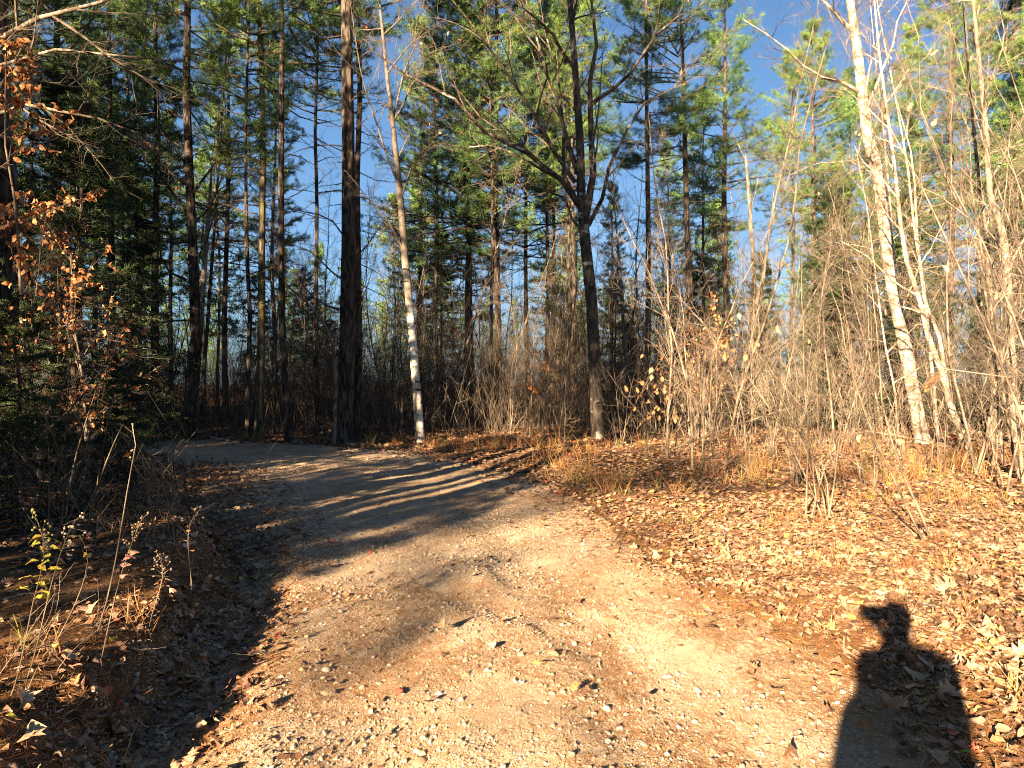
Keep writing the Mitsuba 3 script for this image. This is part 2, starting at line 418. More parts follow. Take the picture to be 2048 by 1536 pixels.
def straight_trunk(seed, H, diam, sides=10, wob=0.05, top=0.03, flare=0.35):
    rng = np.random.default_rng(seed)
    n = 9
    z = np.linspace(0, H, n)
    P = np.stack([np.cumsum(rng.normal(0, wob, n)) * (z > 0), np.cumsum(rng.normal(0, wob, n)) * (z > 0), z], 1)
    P[:, :2] -= z[:, None] / H * P[-1, :2]
    return trunk_mesh(P, diam / 2 * (1 - z / H) ** 0.8 * 0.97 + top * 0.5, sides, 0.05, flare, seed)


rngm = np.random.default_rng(5)
MANY = []                                               # (key, label, x, y, height, lean) of the many alike trees, told apart at the end


def pine(u, y, diam, H=18.5, var=None, lean=(0, 0), label=None, group=None, name='pine_tree', x=None, far=False, mat='pine_bark', sides=12):
    x = (u - 1024) / F * y if x is None else x
    lib = FARPINE if far else PINE
    V = lib[int(rngm.integers(len(lib))) if var is None else var]
    k = new(name, label or 'tall pine with a dark bare lower trunk in the crowded middle of the wood', 'pine tree', group)
    if group: MANY.append((k, labels[k]['label'], x, y, H, lean[0]))
    s = H / 18.0
    t = place(x, y, H, 18.0, float(rngm.uniform(0, 360)), lean)
    part(k, 'trunk', mikit.ply(straight_trunk(len(scene), 18.0, diam / s, sides), mat, smooth=True), t)
    part(k, 'boughs', V['wood'], t, kind='stuff')
    part(k, 'crown', V['crown'], t, kind='stuff')
    return k


G_MID = 'pines in the middle of the wood'
pine(688, 19.3, 0.44, 22.5, 4, (0.1, 0.3), 'thickest dark pine trunk at the far bend of the road')
pine(713, 20.6, 0.20, 20, 4, (0, 0), 'slimmer pine tight behind the right side of the thickest dark trunk')
pine(374, 20.8, 0.32, 20.5, 2, (0.05, 0), 'tall pine with many low dead limbs at the left end of the road')
pine(311, 24.0, 0.27, 19, 3, (-0.2, 0), 'straight pine just left of the pine with low dead limbs')
pine(516, 20.0, 0.19, 21, 4, (0.0, 0), 'yellow mossy trunked pine left of the middle, right one of a close pair', mat='mossy_bark')
pine(495, 19.9, 0.125, 14, 4, (0.0, 0), 'thin pine, left one of a close pair beside the mossy trunk')
pine(578, 19.4, 0.165, 22, 4, (0.0, 0), 'straight dark pine between the mossy trunk and the thickest trunk')
pine(634, 21.0, 0.11, 18, 4, (-0.3, 0), 'very thin dark pine just left of the thickest trunk')
pine(932, 25.0, 0.20, 18, 0, (-0.05, 0), 'brown lit pine trunk in the centre, nearer one of a crossing pair')
pine(942, 27.0, 0.17, 18, 3, (0.1, 0), 'pine trunk in the centre, farther one of a crossing pair')
pine(982, 23.5, 0.12, 16, 4, (0.0, 0), 'thin dark pine hard left of the straight central pine')
pine(998, 24.5, 0.23, 19, 3, (-0.2, 0), 'straight central pine with a sunlit yellow green crown')
pine(1053, 33.0, 0.22, 19, 0, (0.0, 0), 'far pine with pinkish lit bark behind the centre')
pine(1091, 28.0, 0.16, 17, 4, (0.0, 0), 'slim dark pine halfway between the central pine and the forked maple', G_MID)
pine(1109, 31.0, 0.16, 18, 2, (0.0, 0), 'slim dark pine a step right of the halfway pine', G_MID)
pine(1132, 27.0, 0.15, 17, 4, (0.0, 0), 'slim pine with grey lit side close left of the forked maple')
pine(1152, 26.0, 0.16, 17, 4, (-0.2, 0), 'slim pine that passes right behind the forked maple')
pine(1298, 23.0, 0.20, 17.5, 2, (-0.1, 0), 'dark straight pine first to the right of the forked maple')
pine(1380, 24.0, 0.24, 18, 4, (-0.75, 0), 'pine leaning left, second to the right of the forked maple')
pine(1452, 27.0, 0.29, 17.5, 1, (-0.35, 0), 'pine with a bushy bright crown beside the open patch of sky')
pine(1583, 34.0, 0.19, 17.2, 4, (0.0, 0), 'far pale trunked pine on the right edge of the sky gap')
pine(1626, 31.0, 0.26, 17.0, 4, (-0.1, 0), 'pale pink trunked pine with a round bright crown right of the sky gap')
pine(1905, 27.0, 0.30, 19, 0, (0, 0), 'dense green pine behind the leaning yellow birch at upper right')
pine(2030, 29.0, 0.32, 19, 3, (0, 0), 'dark pine at the right border behind the grey trunk')
pine(1745, 36.0, 0.25, 17, 1, (0, 0), 'pine whose green boughs show left behind the leaning yellow birch')
pine(22, 12.6, 0.36, 20, 1, (-0.15, 0), 'thick rough barked pine at the far left border')
pine(115, 20.0, 0.25, 19, 0, (0, 0), 'dark shaded pine second from the left border')
pine(225, 23.5, 0.24, 18.5, 0, (0, 0), 'dark shaded pine third from the left border')
pine(160, 29.0, 0.25, 18, 3, (0, 0), 'dark pine deep in the shaded left wood')
pine(275, 31.0, 0.25, 19, 1, (0, 0), 'dark pine farther back behind the left straight pine')
pine(452, 30.0, 0.24, 18.5, 0, (0, 0), 'green pine glimpsed between the dead limbed pine and the mossy trunk')
pine(548, 33.0, 0.22, 17.5, 3, (0, 0), 'pine deep in the gap left of the straight dark pine')
pine(872, 29.0, 0.2, 17.5, 0, (0, 0), 'dark pine with low boughs close right behind the white birch')
pine(840, 33.0, 0.22, 18.5, 3, (0, 0), 'far pine showing left above the white birch')
pine(1225, 37.0, 0.22, 12, 3, (0, 0), 'far bright pine right behind the forked maple')
pine(1335, 40.0, 0.22, 15, 0, (0, 0), 'far bright pine between the dark straight pine and the leaning pine')

rng = np.random.default_rng(63)
LEFT = [(-30, 17.5), (60, 24), (190, 33), (250, 26.5), (-90, 15), (120, 38), (1960, 33), (1820, 34), (2080, 24)]
for u, y in LEFT:
    pine(u, y + rng.normal(0, .5), rng.uniform(.16, .26), rng.uniform(17, 19.5), None, (rng.normal(0, .2), 0), 'green pine closing the canopy behind the nearer trunks', 'pines closing the canopy')

# further pines, the wood behind
rng = np.random.default_rng(77)
taken = []
for i in range(400):
    y = rng.uniform(30, 62); u = rng.uniform(-60, 2110)
    x = (u - 1024) / F * y
    if 1440 < u < 1600 and y < 75: continue
    if any((x - a) ** 2 + (y - b) ** 2 < 5.5 for a, b in taken): continue
    taken.append((x, y))
    if (380 < u < 520 or 540 < u < 680 or 715 < u < 800 or 1180 < u < 1300) and rng.random() < .8: taken.pop(); continue
    if len(taken) > 32: break
    pine(u, y, rng.uniform(0.16, 0.3), rng.uniform(14, 18.5), None, (rng.normal(0, .2), 0), 'slim pine standing far back in the crowded wood, its foot hidden by brush',
         'pines far back in the wood', far=True, sides=6)

# the wood goes on beside and behind the photographer (out of the picture, it shades the left side)
rng = np.random.default_rng(64)
OFFTRUNK = mikit.ply(straight_trunk(9, 18.0, 0.30, 8), 'pine_bark', smooth=True)
off = []


def st(a, b):
    """The ground point a metres across the sunlight (positive right) and b metres along the shadows."""
    return a * 0.8942 + b * 0.4477, -a * 0.4477 + b * 0.8942


def shade_pine(a, b, H, V, label='tall pine of the shading wood behind and left of the photographer, outside the picture', H0=18.0, thick=1.0):
    x, y = st(a, b)
    k = new('pine_tree', label, 'pine tree', 'pines outside the picture')
    t = place(x, y, H, H0, float(rng.uniform(0, 360)), (rng.normal(0, .3), 0))
    part(k, 'trunk', OFFTRUNK, t @ T().scale([thick, thick, H0 / 18.0]))
    part(k, 'boughs', V['wood'], t, kind='stuff'); part(k, 'crown', V['crown'], t, kind='stuff')


for i in range(6000):
    a, b = rng.uniform(-40, 27), rng.uniform(-60, 16)
    if -12.2 < a < 6.5 or (-18.5 < a < 0 and b > -24): continue
    if a > 0 and (b > 4 or b < -45): continue
    x, y = st(a, b)
    if y > -1 and (abs(x) < 0.721 * y + (1.6 if a < 0 else 5)): continue
    if abs(road_q(x, y)[0]) < 3.2: continue
    d = 3.6 if a < 0 else 4.2
    if any((x - p) ** 2 + (y - q) ** 2 < d * d for p, q in off): continue
    off.append((x, y))
    shade_pine(a, b, rng.uniform(17, 20), FARPINE[rng.integers(3)], 'tall pine of the shading wood left of the photographer, outside the picture' if a < 0 else 'tall pine of the wood right of the photographer, outside the picture')
    if len(off) >= 150: break
for a, b, H, V, th in [(-6.0, -9.0, 15, 2, 1.2), (-6.9, -4.0, 13, 4, 1.), (-7.7, -12.5, 16, 2, 1.3), (-7.9, -7.0, 13, 4, 1.), (-12.4, -10, 14, 4, 1.3), (-5.6, 1.0, 20, 0, .9), (-7.1, 1.6, 20, 3, .9), (-13.4, 1.0, 15, 4, 1.), (-15.4, 0.0, 16, 2, 1.), (-17.2, 2.0, 17, 4, 1.), (-6.4, 0.5, 19, 0, 1.), (-7.4, -1.5, 18, 1, 1.), (-10.7, 1.5, 13, 2, .8)]:
    shade_pine(a, b, H, PINE[V], 'pine left of the photographer whose trunk stripes the far road with shadow', thick=th)
LAYER = [conifer(61, 18.0, .955, 3.4, whorl=.3, nb=6, subs=14, n=22, dead=False), conifer(62, 18.0, .96, 5.6, whorl=.3, nb=7, subs=16, n=24, dead=False)]
for a, b, z, V in [(-3.5, -33, 10.5, 0), (-3.7, -35, 13.15, 1), (-2.1, -35.4, 13.3, 1), (-4.6, -35, 12.1, 0)]:
    shade_pine(a, b, z, LAYER[V], 'flat topped pine behind the photographer that dapples the road', thick=.6)
OFFHEM = [(-4.55 - .8 * i + rng.normal(0, .2), (-5.6, -8.0, -10.4)[i % 3] + rng.normal(0, .4), (3.9, 4.6, 5.3)[i % 3] + rng.normal(0, .25)) for i in range(22)] + [(-4.9, -8.2, 5.0), (-5.3, -5.2, 4.2), (-8.9, -3.2, 5.6), (-13.2, -1.5, 7.0), (-12.7, 0.5, 10.0), (-14.2, 1.5, 8.0), (-16, 3, 8)]



# ------------------------------------------------------------------ broadleaf trees, bare in late autumn
def shape_leaf(kind, rng):
    """One leaf, stem at the origin, along +y, unit length: (vertices, triangles)."""
    if kind == 'oak': ws = [0.02, 0.06, 0.19, 0.08, 0.26, 0.10, 0.31, 0.14, 0.20, 0.07, 0.01]
    elif kind == 'maple': ws = [0.03, 0.24, 0.46, 0.30, 0.52, 0.20, 0.22, 0.02]
    elif kind == 'oval': ws = [0.02, 0.20, 0.29, 0.26, 0.14, 0.01]
    elif kind == 'flake': ws = [0.04, 0.32, 0.22, 0.02]
    else: ws = [0.20, 0.34, 0.06]
    n = len(ws); t = np.linspace(0, 1, n)
    cr, be, tw = rng.normal(0, 1.5), rng.normal(0, 0.8), rng.normal(0, 0.5)
    L = np.stack([-np.array(ws), t, 0 * t], 1); M = np.stack([0 * t, t, 0 * t], 1); Rr = np.stack([np.array(ws), t, 0 * t], 1)
    if kind in ('oak', 'maple'):
        L[1::2, 1] += 0.05; Rr[1::2, 1] += 0.05
        L[:, 0] *= rng.uniform(0.8, 1.15, n); Rr[:, 0] *= rng.uniform(0.8, 1.15, n)
    v = np.concatenate([L, M, Rr])
    v[:, 2] = cr * v[:, 0] ** 2 + be * (v[:, 1] - 0.5) ** 2 + tw * v[:, 0] * (v[:, 1] - 0.5) + rng.normal(0, 0.025, len(v))
    f = []
    for i in range(n - 1):
        f += [[i, n + i, n + i + 1], [i, n + i + 1, i + 1], [n + i, 2 * n + i, 2 * n + i + 1], [n + i, 2 * n + i + 1, n + i + 1]]
    return v, np.array(f)


def rot_from(Y, spin):
    """Rotation matrices (N,3,3) whose columns are x, y, z with y along Y, spun by angle spin about it."""
    Y = nrm(Y)
    ref = np.where(np.abs(Y[:, 2:]) < 0.9, [[0, 0, 1.0]], [[1.0, 0, 0]])
    A = nrm(np.cross(Y, ref)); C = np.cross(A, Y)
    c, s = np.cos(spin)[:, None], np.sin(spin)[:, None]
    X = A * c + C * s
    return np.stack([X, Y, np.cross(X, Y)], 2)


def leaves_mesh(rng, kinds, pos, Y, spin, size, color):
    out_v, out_f, out_c, at = [], [], [], 0
    lib = [shape_leaf(kinds[i % len(kinds)], rng) for i in range(3 * len(kinds))]
    which = rng.integers(len(lib), size=len(pos))
    Rm = rot_from(Y, spin)
    for i, (v, f) in enumerate(lib):
        w = np.nonzero(which == i)[0]
        if not len(w): continue
        vv = np.einsum('kij,nj->kni', Rm[w], v) * size[w][:, None, None] + pos[w][:, None]
        out_v.append(vv.reshape(-1, 3)); out_c.append(np.repeat(color[w], len(v), 0))
        out_f.append((f[None] + (np.arange(len(w)) * len(v))[:, None, None]).reshape(-1, 3) + at)
        at += len(w) * len(v)
    return (np.vstack(out_v), np.vstack(out_f)), np.vstack(out_c)


BROWNS = np.array([[0.300, 0.176, 0.086], [0.375, 0.247, 0.143], [0.247, 0.116, 0.041], [0.435, 0.323, 0.210], [0.188, 0.090, 0.038], [0.330, 0.165, 0.060]])
RUST = np.array([[0.306, 0.126, 0.045], [0.360, 0.171, 0.068], [0.243, 0.090, 0.036], [0.414, 0.234, 0.108]])


def pick(rng, pal, n, var=0.18):
    return np.clip(pal[rng.integers(len(pal), size=n)] * rng.uniform(1 - var, 1 + var, (n, 1)) * rng.uniform(0.94, 1.06, (n, 3)), 0, 0.9)


def limb_tree(k, P, R, limbs, rng, mat, twigmat='twig_brown', spawn_limbs=8, t0=0.4, limb_len=2.6, k2=7, k3=7, ang=0.85, leaves=0, pal=None, sides=12, rough=0.05, flare=0.4, lift=0.05, dens=1.0, limb_parts=True):
    """Trunk along P, limbs given as polylines plus some more, then branches and twigs."""
    P, R = np.asarray(P, float), np.asarray(R, float)
    part(k, 'trunk', mikit.ply(trunk_mesh(P, R, sides, rough, flare, int(rng.integers(1000))), mat, smooth=True))
    LP, LR = [], []
    m = 7
    for pts, r0 in limbs:
        pts = np.asarray(pts, float)
        s = np.concatenate([[0], np.cumsum(np.linalg.norm(np.diff(pts, axis=0), axis=1))])
        qq = np.linspace(0, s[-1], m)
        pp = np.stack([np.interp(qq, s, pts[:, c]) for c in range(3)], 1)
        pp[1:-1] += rng.normal(0, 0.012 * s[-1], (m - 2, 3))
        LP.append(pp); LR.append(r0 * (1 - 0.82 * np.linspace(0, 1, m) ** 0.9))
    if spawn_limbs:
        tq = np.linspace(0, 1, 12); sP = np.concatenate([[0], np.cumsum(np.linalg.norm(np.diff(P, axis=0), axis=1))]) / np.linalg.norm(np.diff(P, axis=0), axis=1).sum()
        TP = np.stack([np.interp(tq, sP, P[:, c]) for c in range(3)], 1)[None]; TR = np.interp(tq, sP, R)[None]
        p, d, r, tt, _ = spawn(rng, TP, TR, spawn_limbs, t0, 0.99, ang, 0.2)
        L = limb_len * (1.15 - 0.6 * tt) * rng.uniform(0.5, 1.2, len(tt))
        G = grow(rng, p, d, L, m, 0.12, (0, 0, lift))
        rr = np.minimum(r * 0.55, 0.006 + 0.013 * L)
        LP += list(G); LR += list(taper(rr, rr * 0.18, m))
    LP, LR = np.array(LP), np.array(LR)
    if limb_parts:
        for a in range(len(LP)):
            part(k, 'limb', mikit.ply(tubes(LP[a:a + 1], LR[a:a + 1], 7), mat, smooth=True))
    LL = np.linalg.norm(LP[:, -1] - LP[:, 0], axis=1)
    tw = [] if limb_parts else [tubes(LP, LR, 4)]
    p, d, r, tt, par = spawn(rng, LP, LR, int(k2 * dens), 0.15, 1.0, 0.75, 0.22)
    L2 = (0.38 * LL[par] * (1.1 - 0.6 * tt) + 0.25) * rng.uniform(0.5, 1.25, len(tt))
    B2 = grow(rng, p, d, L2, 5, 0.16, (0, 0, lift * 0.8)); r2 = np.minimum(r * 0.6, 0.004 + 0.008 * L2)
    R2 = taper(r2, r2 * 0.25, 5)
    tw.append(tubes(B2, R2, 4))
    p, d, r, tt, par = spawn(rng, B2, R2, int(k3 * dens), 0.15, 1.0, 0.7, 0.25)
    L3 = (0.34 * L2[par] + 0.12) * rng.uniform(0.5, 1.3, len(tt))
    B3 = grow(rng, p, d, L3, 4, 0.18, (0, 0, 0.06)); R3 = taper(np.minimum(r * 0.6, 0.0045), 0 * r + 0.0016, 4)
    tw.append(tubes(B3, R3, 3))
    p, d, r, tt, par = spawn(rng, B3, R3, 3, 0.3, 1.0, 0.65, 0.25)
    B4 = grow(rng, p, d, L3[par] * rng.uniform(0.25, 0.6, len(par)) + 0.03, 3, 0.15, (0, 0, 0.05))
    tw.append(tubes(B4, taper(np.full(len(p), 0.0024), np.full(len(p), 0.0012), 3), 3))
    part(k, 'twigs', mikit.ply(join(tw), twigmat), kind='stuff')
    if leaves:
        w = rng.integers(len(B3), size=leaves)
        pos = B3[w, -1]
        Y = rng.normal(0, 0.5, (leaves, 3)) + np.array([0, 0, -0.8])
        msh, col = leaves_mesh(rng, ['oak', 'oval'], pos, Y, rng.uniform(0, 6.28, leaves), rng.uniform(0.08, 0.13, leaves), pick(rng, RUST if pal is None else pal, leaves))
        part(k, 'leaves', mikit.ply(msh, 'leaf', color=col), kind='stuff')


rng = np.random.default_rng(21)
# the forked maple right of the middle
y = 19.2
k = new('maple_tree', 'bare maple with a forked dark trunk and long spreading limbs right of centre', 'tree')
P = [W(1197, 893, y), W(1190, 740, y), W(1183, 600, y), W(1170, 480, y), W(1163, 400, y), W(1160, 280, y + .05), W(1150, 140, y + .1), W(1140, 0, y + .1), W(1132, -160, y + .1), W(1128, -330, y)]
R = np.array([0.19, 0.165, 0.155, 0.15, 0.125, 0.105, 0.09, 0.075, 0.05, 0.015])
limbs = [([W(1168, 455, y), W(1178, 330, y - .2), W(1186, 200, y - .3), W(1190, 60, y - .4), W(1195, -120, y - .6)], 0.085),
         ([W(1160, 415, y), W(1120, 360, y - .5), W(1050, 308, y - 1.1), W(985, 270, y - 1.6), W(930, 230, y - 2), W(880, 190, y - 2.4), W(800, 140, y - 2.8), W(735, 95, y - 3)], 0.065),
         ([W(1150, 365, y), W(1085, 270, y - .6), W(1050, 190, y - 1), W(1000, 120, y - 1.4), W(935, 45, y - 1.8), W(880, -30, y - 2.2)], 0.05),
         ([W(1166, 470, y), W(1130, 400, y + .6), W(1080, 385, y + 1.2), W(1030, 400, y + 1.6), W(985, 430, y + 2)], 0.035),
         ([W(1155, 345, y), W(1125, 250, y + .5), W(1095, 150, y + .9), W(1070, 60, y + 1.2), W(1040, -40, y + 1.4)], 0.06),
         ([W(1176, 452, y), W(1205, 390, y - .4), W(1225, 310, y - .9), W(1258, 240, y - 1.3), W(1300, 200, y - 1.6), W(1350, 165, y - 2), W(1400, 110, y - 2.3)], 0.05),
         ([W(1186, 205, y - .3), W(1230, 170, y - .6), W(1280, 120, y - 1), W(1330, 55, y - 1.4), W(1380, -20, y - 1.8)], 0.045),
         ([W(1120, 360, y - .5), W(1000, 290, y - .2), W(930, 290, y + .2), W(865, 285, y + .6), W(840, 300, y + .8)], 0.03),
         ([W(1150, 140, y), W(1095, 60, y - .8), W(1030, 0, y - 1.2), W(960, -60, y - 1.5)], 0.04),
         ([W(1163, 420, y), W(1135, 350, y + .5), W(1125, 200, y + 1), W(1100, 90, y + 1.2), W(1080, 0, y + 1.4)], 0.05)]
limbs = [(p_, r_ * 1.3) for p_, r_ in limbs]
limb_tree(k, P, R, limbs, rng, 'maple_bark', spawn_limbs=6, t0=0.55, k2=9, k3=7, leaves=40, sides=14)

# the white birch at the bend
y = 19.0
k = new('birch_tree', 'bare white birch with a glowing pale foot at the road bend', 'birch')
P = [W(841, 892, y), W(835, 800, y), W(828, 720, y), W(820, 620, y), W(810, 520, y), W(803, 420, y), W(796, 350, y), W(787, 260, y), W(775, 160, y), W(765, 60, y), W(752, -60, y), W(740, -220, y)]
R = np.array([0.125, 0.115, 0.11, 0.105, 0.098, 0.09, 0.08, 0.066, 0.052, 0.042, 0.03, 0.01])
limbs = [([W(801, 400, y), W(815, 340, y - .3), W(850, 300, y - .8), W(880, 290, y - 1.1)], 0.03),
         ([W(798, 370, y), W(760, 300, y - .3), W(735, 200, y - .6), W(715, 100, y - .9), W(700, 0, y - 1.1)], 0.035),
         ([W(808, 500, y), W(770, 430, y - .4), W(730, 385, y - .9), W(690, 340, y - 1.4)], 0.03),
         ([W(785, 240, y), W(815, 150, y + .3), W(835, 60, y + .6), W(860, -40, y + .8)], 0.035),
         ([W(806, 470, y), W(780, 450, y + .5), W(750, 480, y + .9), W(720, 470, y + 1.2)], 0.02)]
limb_tree(k, P, R, limbs, rng, 'birch_bark_shaded_top', spawn_limbs=8, t0=0.5, k2=8, leaves=20, rough=0.03, flare=0.3)

# the leaning birches on the right
y = 17.6
k = new('yellow_birch_tree', 'thickest leaning birch with peeling banded bark on the right', 'birch')
P = [W(1846, 893, y), W(1836, 830, y), W(1822, 760, y), W(1812, 700, y), W(1796, 625, y), W(1778, 525, y), W(1768, 427, y), W(1755, 342, y), W(1734, 267, y), W(1722, 171, y), W(1715, 103, y), W(1707, 51, y), W(1700, 0, y), W(1680, -180, y), W(1670, -380, y)]
R = np.array([0.155, 0.15, 0.15, 0.155, 0.16, 0.155, 0.15, 0.145, 0.135, 0.115, 0.11, 0.10, 0.09, 0.06, 0.015])
limbs = [([W(1710, 65, y), W(1680, 30, y - .2), W(1640, -5, y - .5), W(1590, -60, y - 1)], 0.06),
         ([W(1722, 188, y), W(1690, 172, y - .2), W(1640, 154, y - .5), W(1594, 133, y - .9), W(1560, 89, y - 1.2), W(1520, 60, y - 1.4), W(1485, 38, y - 1.6)], 0.045),
         ([W(1728, 230, y), W(1760, 150, y + .3), W(1790, 60, y + .6), W(1830, -40, y + 1)], 0.04),
         ([W(1756, 350, y), W(1700, 320, y - .5), W(1630, 330, y - 1), W(1580, 350, y - 1.3)], 0.025)]
limb_tree(k, P, R, limbs, rng, 'yellow_birch_bark', spawn_limbs=9, t0=0.35, k2=8, leaves=35, pal=BROWNS, sides=14, rough=0.05, flare=0.2)

y = 15.2
k = new('yellow_birch_tree', 'thin pale birch leaning left, its foot right of the thickest birch', 'birch')
P = [W(1942, 915, y), W(1929, 881, y), W(1902, 812, y), W(1881, 737, y), W(1857, 676, y), W(1840, 601, y), W(1812, 520, y), W(1800, 440, y), W(1790, 340, y), W(1775, 230, y), W(1760, 120, y), W(1750, 20, y), W(1740, -120, y)]
R = np.linspace(0.075, 0.012, 13) ** 1.0
limb_tree(k, P, R, [([W(1893, 770, y), W(1870, 640, y - .2), W(1848, 520, y - .3), W(1828, 400, y - .4), W(1812, 290, y - .5), W(1790, 190, y - .6)], 0.045)], rng, 'yellow_birch_bark', 'tan_bark', spawn_limbs=14, t0=0.25, limb_len=1.8, k2=7, k3=6, sides=10, flare=0.2, leaves=12, pal=BROWNS)
for (pts, r0, yy, lab) in [
        ([(1876, 890), (1868, 780), (1858, 680), (1846, 560), (1830, 470), (1815, 330), (1790, 190), (1760, 40), (1740, -90)], 0.05, 18.4, 'slender birch stem rising straight between the two leaning birches'),
        ([(1862, 885), (1846, 830), (1828, 755), (1800, 640), (1790, 560), (1778, 380), (1766, 250), (1748, 90), (1735, -60)], 0.055, 18.9, 'slender birch stem crossing behind the thickest leaning birch'),
        ([(1798, 890), (1790, 780), (1770, 690), (1752, 560), (1735, 420), (1712, 300)], 0.028, 16.0, 'young birch stem left of the thickest leaning birch')]:
    k = new('birch_tree', lab, 'birch')
    limb_tree(k, [W(a, b, yy) for a, b in pts], np.linspace(r0, 0.008, len(pts)), [], rng, 'yellow_birch_bark', 'tan_bark', spawn_limbs=12, t0=0.2, limb_len=1.5, k2=6, k3=5, sides=8, flare=0.1)

# grey trunks on the right border
k = new('grey_maple_tree', 'upright grey maple trunk close to the right border', 'tree')
y = 18.0
P = [W(2037, 885, y), W(2026, 790, y), W(2019, 650, y), W(2012, 510, y), W(1987, 480, y), W(1980, 400, y), W(1973, 270, y), W(1960, 140, y), W(1946, 0, y), W(1935, -160, y), W(1930, -330, y)]
P[4] = W(2000, 440, y)
limb_tree(k, P, np.linspace(0.125, 0.02, 11), [], rng, 'grey_bark', 'tan_bark', spawn_limbs=16, t0=0.2, limb_len=2.6, k2=8, k3=7, leaves=25, pal=BROWNS)
k = new('grey_maple_tree', 'second grey maple trunk just left of the upright one at the right border', 'tree')
y = 19.5
limb_tree(k, [W(1985, 880, y), W(1990, 700, y), W(1975, 500, y), W(1955, 330, y), W(1938, 150, y), W(1925, -20, y), W(1915, -200, y)], np.linspace(0.09, 0.012, 7), [], rng, 'grey_bark', 'tan_bark', spawn_limbs=14, t0=0.25, limb_len=2.3, k2=7, k3=6)
# spreading dead limbs of the left pine and the thickest pine
for key, y, lims in (('pine_tree_002', 20.8, [[(373, 430), (330, 365), (270, 310), (200, 268)], [(372, 370), (310, 320), (240, 250), (160, 205)], [(373, 330), (330, 270), (290, 180), (262, 120)], [(376, 400), (420, 340), (462, 285), (520, 200)], [(376, 455), (415, 420), (440, 365), (470, 330)],
                                              [(372, 480), (340, 470), (315, 440), (290, 430)], [(373, 560), (335, 540), (318, 490), (322, 440)], [(376, 520), (405, 500), (425, 440), (450, 410)], [(373, 640), (330, 640), (270, 600), (225, 590)], [(372, 300), (300, 250), (210, 190), (110, 170)]]),
                     ('pine_tree', 19.3, [[(685, 560), (650, 530), (615, 500), (560, 490)], [(684, 620), (640, 605), (600, 560), (570, 500)], [(686, 470), (640, 430), (590, 420), (540, 380)], [(690, 520), (735, 490), (770, 440), (800, 430)]])):
    LP = np.array([curve([W(a, b, y + rng.normal(0, .25) * i) for i, (a, b) in enumerate(l_)], 7) for l_ in lims])
    LR = taper(rng.uniform(.022, .040, len(LP)), np.full(len(LP), .007), 7)
    for a in range(len(LP)): part(key, 'limb', mikit.ply(tubes(LP[a:a + 1], LR[a:a + 1], 6), 'pine_bark', smooth=True))
    p, d, r, tt, par = spawn(rng, LP, LR, 12, .2, 1, .8, .25)
    Q = grow(rng, p, d, rng.uniform(.3, 1.1, len(p)), 4, .16); RQ = taper(r * .45, r * 0 + .003, 4)
    p2, d2, r2, _, _ = spawn(rng, Q, RQ, 4, .3, 1, .7, .25)
    part(key, 'twigs', mikit.ply(join([tubes(Q, RQ, 4), tubes(grow(rng, p2, d2, rng.uniform(.1, .4, len(p2)), 3, .15), taper(r2 * .6, r2 * 0 + .0015, 3), 3)]), 'twig_brown'), kind='stuff')

# dead and odd trunks
k = new('dead_tree', 'broken pale snag with a splintered white top in the sky gap', 'dead tree')
y = 25.0
limb_tree(k, [W(1518, 890, y), W(1512, 700, y), W(1507, 520, y), W(1500, 430, y), W(1495, 350, y), W(1492, 318, y), W(1490, 306, y)], np.array([.085, .08, .07, .062, .052, .045, .012]),
          [([W(1491, 318, y), W(1482, 300, y), W(1472, 275, y), W(1450, 262, y)], 0.025), ([W(1500, 430, y), W(1512, 380, y), W(1520, 330, y)], 0.025)], rng, 'grey_bark', 'twig_brown', spawn_limbs=4, t0=0.5, limb_len=0.8, k2=3, k3=3, rough=0.09)
k = new('dead_tree', 'pale barkless trunk leaning right behind the pine with low dead limbs', 'dead tree')
y = 23.5
limb_tree(k, [W(386, 880, y), W(392, 780, y), W(398, 690, y), W(404, 600, y), W(411, 500, y), W(418, 420, y), W(426, 300, y)], np.array([.11, .1, .1, .095, .08, .06, .015]), [], rng, 'dead_wood', spawn_limbs=5, t0=0.4, limb_len=1.2, k2=4, k3=4)
k = new('maple_tree', 'dark thin trunk leaning right beside the pale barkless trunk', 'tree')
y = 22.0
limb_tree(k, [W(398, 880, y), W(405, 780, y), W(414, 660, y), W(424, 520, y), W(433, 400, y), W(440, 280, y), W(452, 120, y), W(460, 0, y)], np.linspace(.075, .012, 8), [], rng, 'maple_bark', spawn_limbs=10, t0=0.35, limb_len=1.8)
k = new('maple_tree', 'curved bare tree arching from the thickest trunk towards the left', 'tree')
y = 18.6
limb_tree(k, [W(668, 888, y), W(672, 780, y), W(668, 690, y), W(645, 640, y), W(610, 600, y), W(570, 570, y), W(545, 520, y), W(525, 440, y)], np.linspace(.05, .01, 8), [], rng, 'grey_bark', spawn_limbs=8, t0=0.3, limb_len=1.4)
k = new('maple_tree', 'bare forked maple behind the brush right of the forked dark maple', 'tree')
y = 24.0
limb_tree(k, [W(1262, 880, y), W(1256, 760, y), W(1250, 690, y), W(1243, 600, y), W(1238, 520, y), W(1230, 420, y), W(1225, 300, y)], np.linspace(.09, .012, 7), [([W(1250, 700, y), W(1268, 640, y), W(1275, 560, y), W(1270, 450, y), W(1285, 350, y)], 0.05)], rng, 'grey_bark', spawn_limbs=9, t0=0.3, limb_len=1.8)
k = new('oak_tree', 'oak reaching a long bare limb across the top left corner', 'tree')
y = 9.5
